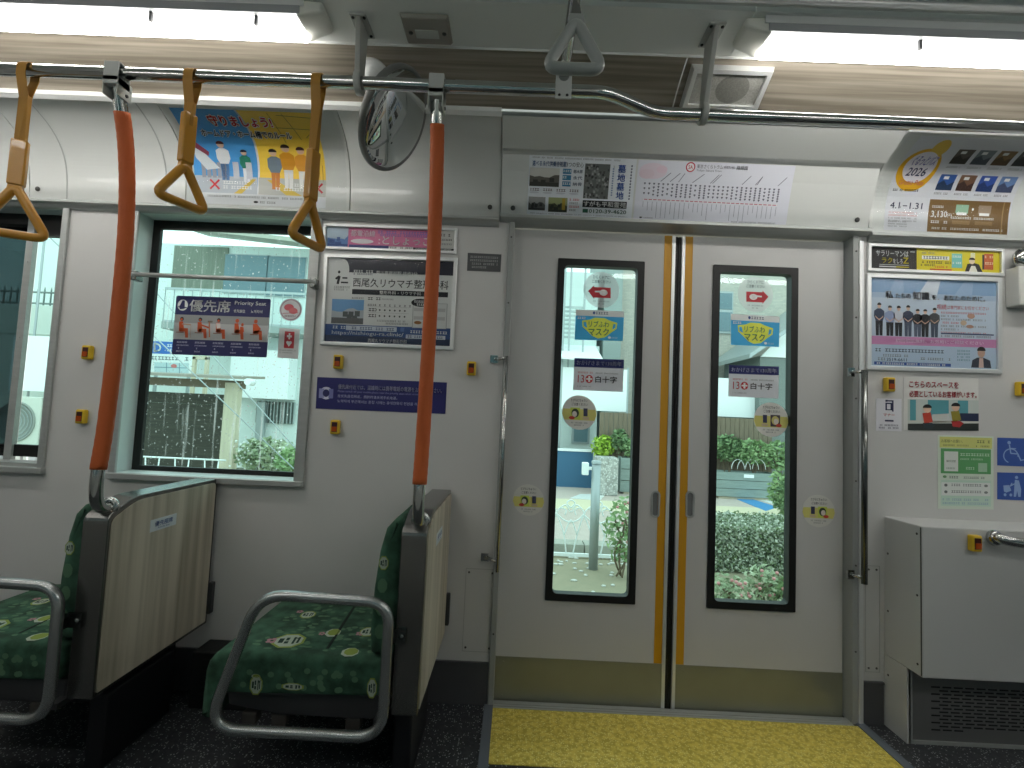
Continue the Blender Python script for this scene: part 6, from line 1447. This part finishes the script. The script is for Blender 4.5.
planter(621, 457, 660, 10.4, 'weathered grey planter box behind the speckled stone block, left door window')
bm = BM()
for px in (738, 744, 752, 759):
    c = PY(px, 466, 10.6); tube(bm, [(c.x-0.16*math.cos(a*math.pi/12), 10.6, c.z-0.08+0.24*math.sin(a*math.pi/12)) for a in range(13)], 0.008, 6)
tag(obj('plant_hoops', bm, M_ironw), 'row of thin arched plant hoops over the right planter box', 'plant hoops')
shrub(603, 446, 12, 11, 10.95, L_lime, 'bright lime green shrub above the blue panel, left door window', 500, 0.06, seed=11)
shrub(620, 440, 9, 12, 10.8, L_dark, 'dark green shrub behind the speckled stone block', 400, 0.07, seed=12)
shrub(630, 448, 8, 9, 10.7, L_mid, 'mid green shrub in the planter box of the left door window', 300, 0.06, seed=13)
shrub(728, 448, 17, 14, 10.8, L_dark, 'dark green shrub at the left of the right planter box', 700, 0.07, seed=14)
shrub(752, 452, 20, 13, 10.7, L_mid, 'mid green shrub in the middle of the right planter box', 700, 0.06, seed=15)
shrub(778, 455, 17, 15, 10.7, L_mid, 'leafy green shrub at the right end of the right planter box', 700, 0.06, seed=16)
shrub(784, 490, 15, 22, 8.2, L_mid, 'young tree with light green leaves at the right side of the right door window', 700, 0.055, seed=17, nm='young_tree', cat='tree')
shrub(790, 500, 14, 20, 6.5, L_dark, 'dark leafy shrub at the right edge of the right door window', 500, 0.05, seed=18)
# clipped hedge behind right door
t = thing('clipped_hedge', 'low mottled grey-green hedge filling the lower right door window', 'hedge', (PY(760,600,4.3).x, 4.9, GZ))
A, B = PY(700, 524, 4.4), PY(850, 524, 4.4); R = random.Random(3); bm = BM(); box(bm, A.x+0.05, B.x, 4.45, 5.5, GZ, A.z-0.05); obj('core', bm, mat('hedge_core', (96,106,88), 0.9, noise=0.3, nscale=14), t)
bm = BM()
for _ in range(9000):
    s_ = R.random()
    if s_ < 0.55: p_ = Vector((R.uniform(A.x, B.x), 4.42+R.gauss(0,.02), R.uniform(GZ, A.z)))
    else: p_ = Vector((R.uniform(A.x, B.x), R.uniform(4.4, 5.5), A.z-0.04+R.gauss(0,.02)))
    a = Vector((R.gauss(0,1), R.gauss(0,1), R.gauss(0,1))).normalized(); b = a.cross(Vector((R.gauss(0,1), R.gauss(0,1), R.gauss(0,1)))).normalized(); z_ = R.uniform(.014,.028)
    f_ = bm.faces.new([bm.verts.new(p_+a*z_), bm.verts.new(p_+b*z_*.6), bm.verts.new(p_-a*z_), bm.verts.new(p_-b*z_*.6)]); f_.material_index = R.choice((0,0,1,2))
obj('leaves', bm, [mat('hedge_leaf_grey', (160,170,150), 0.7), mat('hedge_leaf_green', (112,130,92), 0.7), mat('hedge_leaf_pale', (200,204,190), 0.7)], t, recalc=False)
shrub(728, 592, 16, 18, 3.2, L_pale, 'rose bush with pink buds at the bottom left of the right door window', 350, 0.035, seed=21, flowers=('pink', 16), nm='rose_bush', cat='rose bush')
shrub(762, 588, 20, 24, 3.3, L_pale, 'rose bush with pink buds in the middle of the right door window bottom', 420, 0.035, seed=22, flowers=('pink', 22), nm='rose_bush', cat='rose bush')
shrub(790, 596, 16, 20, 3.2, L_mid, 'green rose bush in the lower right corner of the right door window', 350, 0.035, seed=23, flowers=('pink', 16), nm='rose_bush', cat='rose bush')
shrub(621, 530, 17, 34, 4.0, L_mid, 'leafy rose bush right of the grey post, left door window', 330, 0.042, seed=24, flowers=('pink', 8), nm='rose_bush', cat='rose bush')
# grey post with a lamp box
c = PY(593, 568, 4.3); t = thing('bollard_post', 'round galvanised post with a small white box, in the middle of the left door window', 'post', (c.x, 4.3, GZ))
zt_ = PY(594, 462, 4.3).z; bm = BM(); tube(bm, [(c.x, 4.3, GZ-0.02), (c.x, 4.3, zt_)], 0.055, 18); obj('pole', bm, M_galv, t)
bm = BM(); lathe(bm, [(0.060,-0.02),(0.060,0.012),(0.05,0.02),(0,0.02)], (c.x, 4.3, zt_), seg=18); obj('cap', bm, M_galv, t)
a = PY(585, 461, 4.3); bm = BM(); box(bm, a.x-0.03, a.x+0.045, 4.26, 4.36, zt_-0.16, zt_-0.01); box(bm, a.x+0.04, c.x-0.05, 4.29, 4.33, zt_-0.10, zt_-0.06); obj('lamp_box', bm, M_pwhite, t, bevel=0.008)
# white scroll fence
fy = 4.75; t = thing('scroll_fence', 'low white wrought-iron scroll fence left of the grey post', 'fence', (PY(572,555,fy).x, fy, GZ))
def scr(cx):
    bm = BM(); s = 0.0125; q = (fy-CAM.y)/FOC
    def P(px, py): v = PY(px, py, fy); return (v.x+cx, fy, v.z)
    for pts in ([(566,553),(564,535),(560,522),(557,514),(560,508),(566,510),(565,515)], [(573,553),(577,535),(581,522),(584,514),(581,508),(575,510),(576,515)],
                [(557,514),(564,520),(571,522),(578,520),(584,514)], [(571,508),(567,503),(571,500),(575,503),(571,508)], [(560,508),(566,505),(571,512),(576,505),(581,508)], [(564,535),(571,520),(577,535)]):
        tube(bm, smooth_path([P(*p_) for p_ in pts], 4), s*0.8, 6)
    return bm
obj('scroll_panel', scr(0.0), M_ironw, t); w30 = PY(584,530,fy).x-PY(557,530,fy).x
obj('scroll_panel', scr(w30*1.02), M_ironw, t); obj('scroll_panel', scr(-w30*1.02), M_ironw, t)
bm = BM(); a = PY(571, 554, fy); box(bm, a.x-1.0, a.x+0.6, fy-0.02, fy+0.02, GZ+0.0, GZ+0.04); obj('base_rail', bm, M_ironw, t)
# pebbles
R = random.Random(8); bm = BM()
for _ in range(60):
    p_ = PZ(R.uniform(552,650), R.uniform(558,600) if R.random() < .4 else R.uniform(557,566), GZ-0.02)
    ellipsoid(bm, (p_.x, p_.y, GZ-0.012), (R.uniform(.015,.04), R.uniform(.015,.03), 0.012), seg=8, rings=5)
tag(obj('pebbles', bm, mat('pebble', (206,206,200), 0.8)), 'scattered pale stones on the soil at the foot of the grey post', 'stones', kind='stuff')
# tram body outside below the doors is out of sight
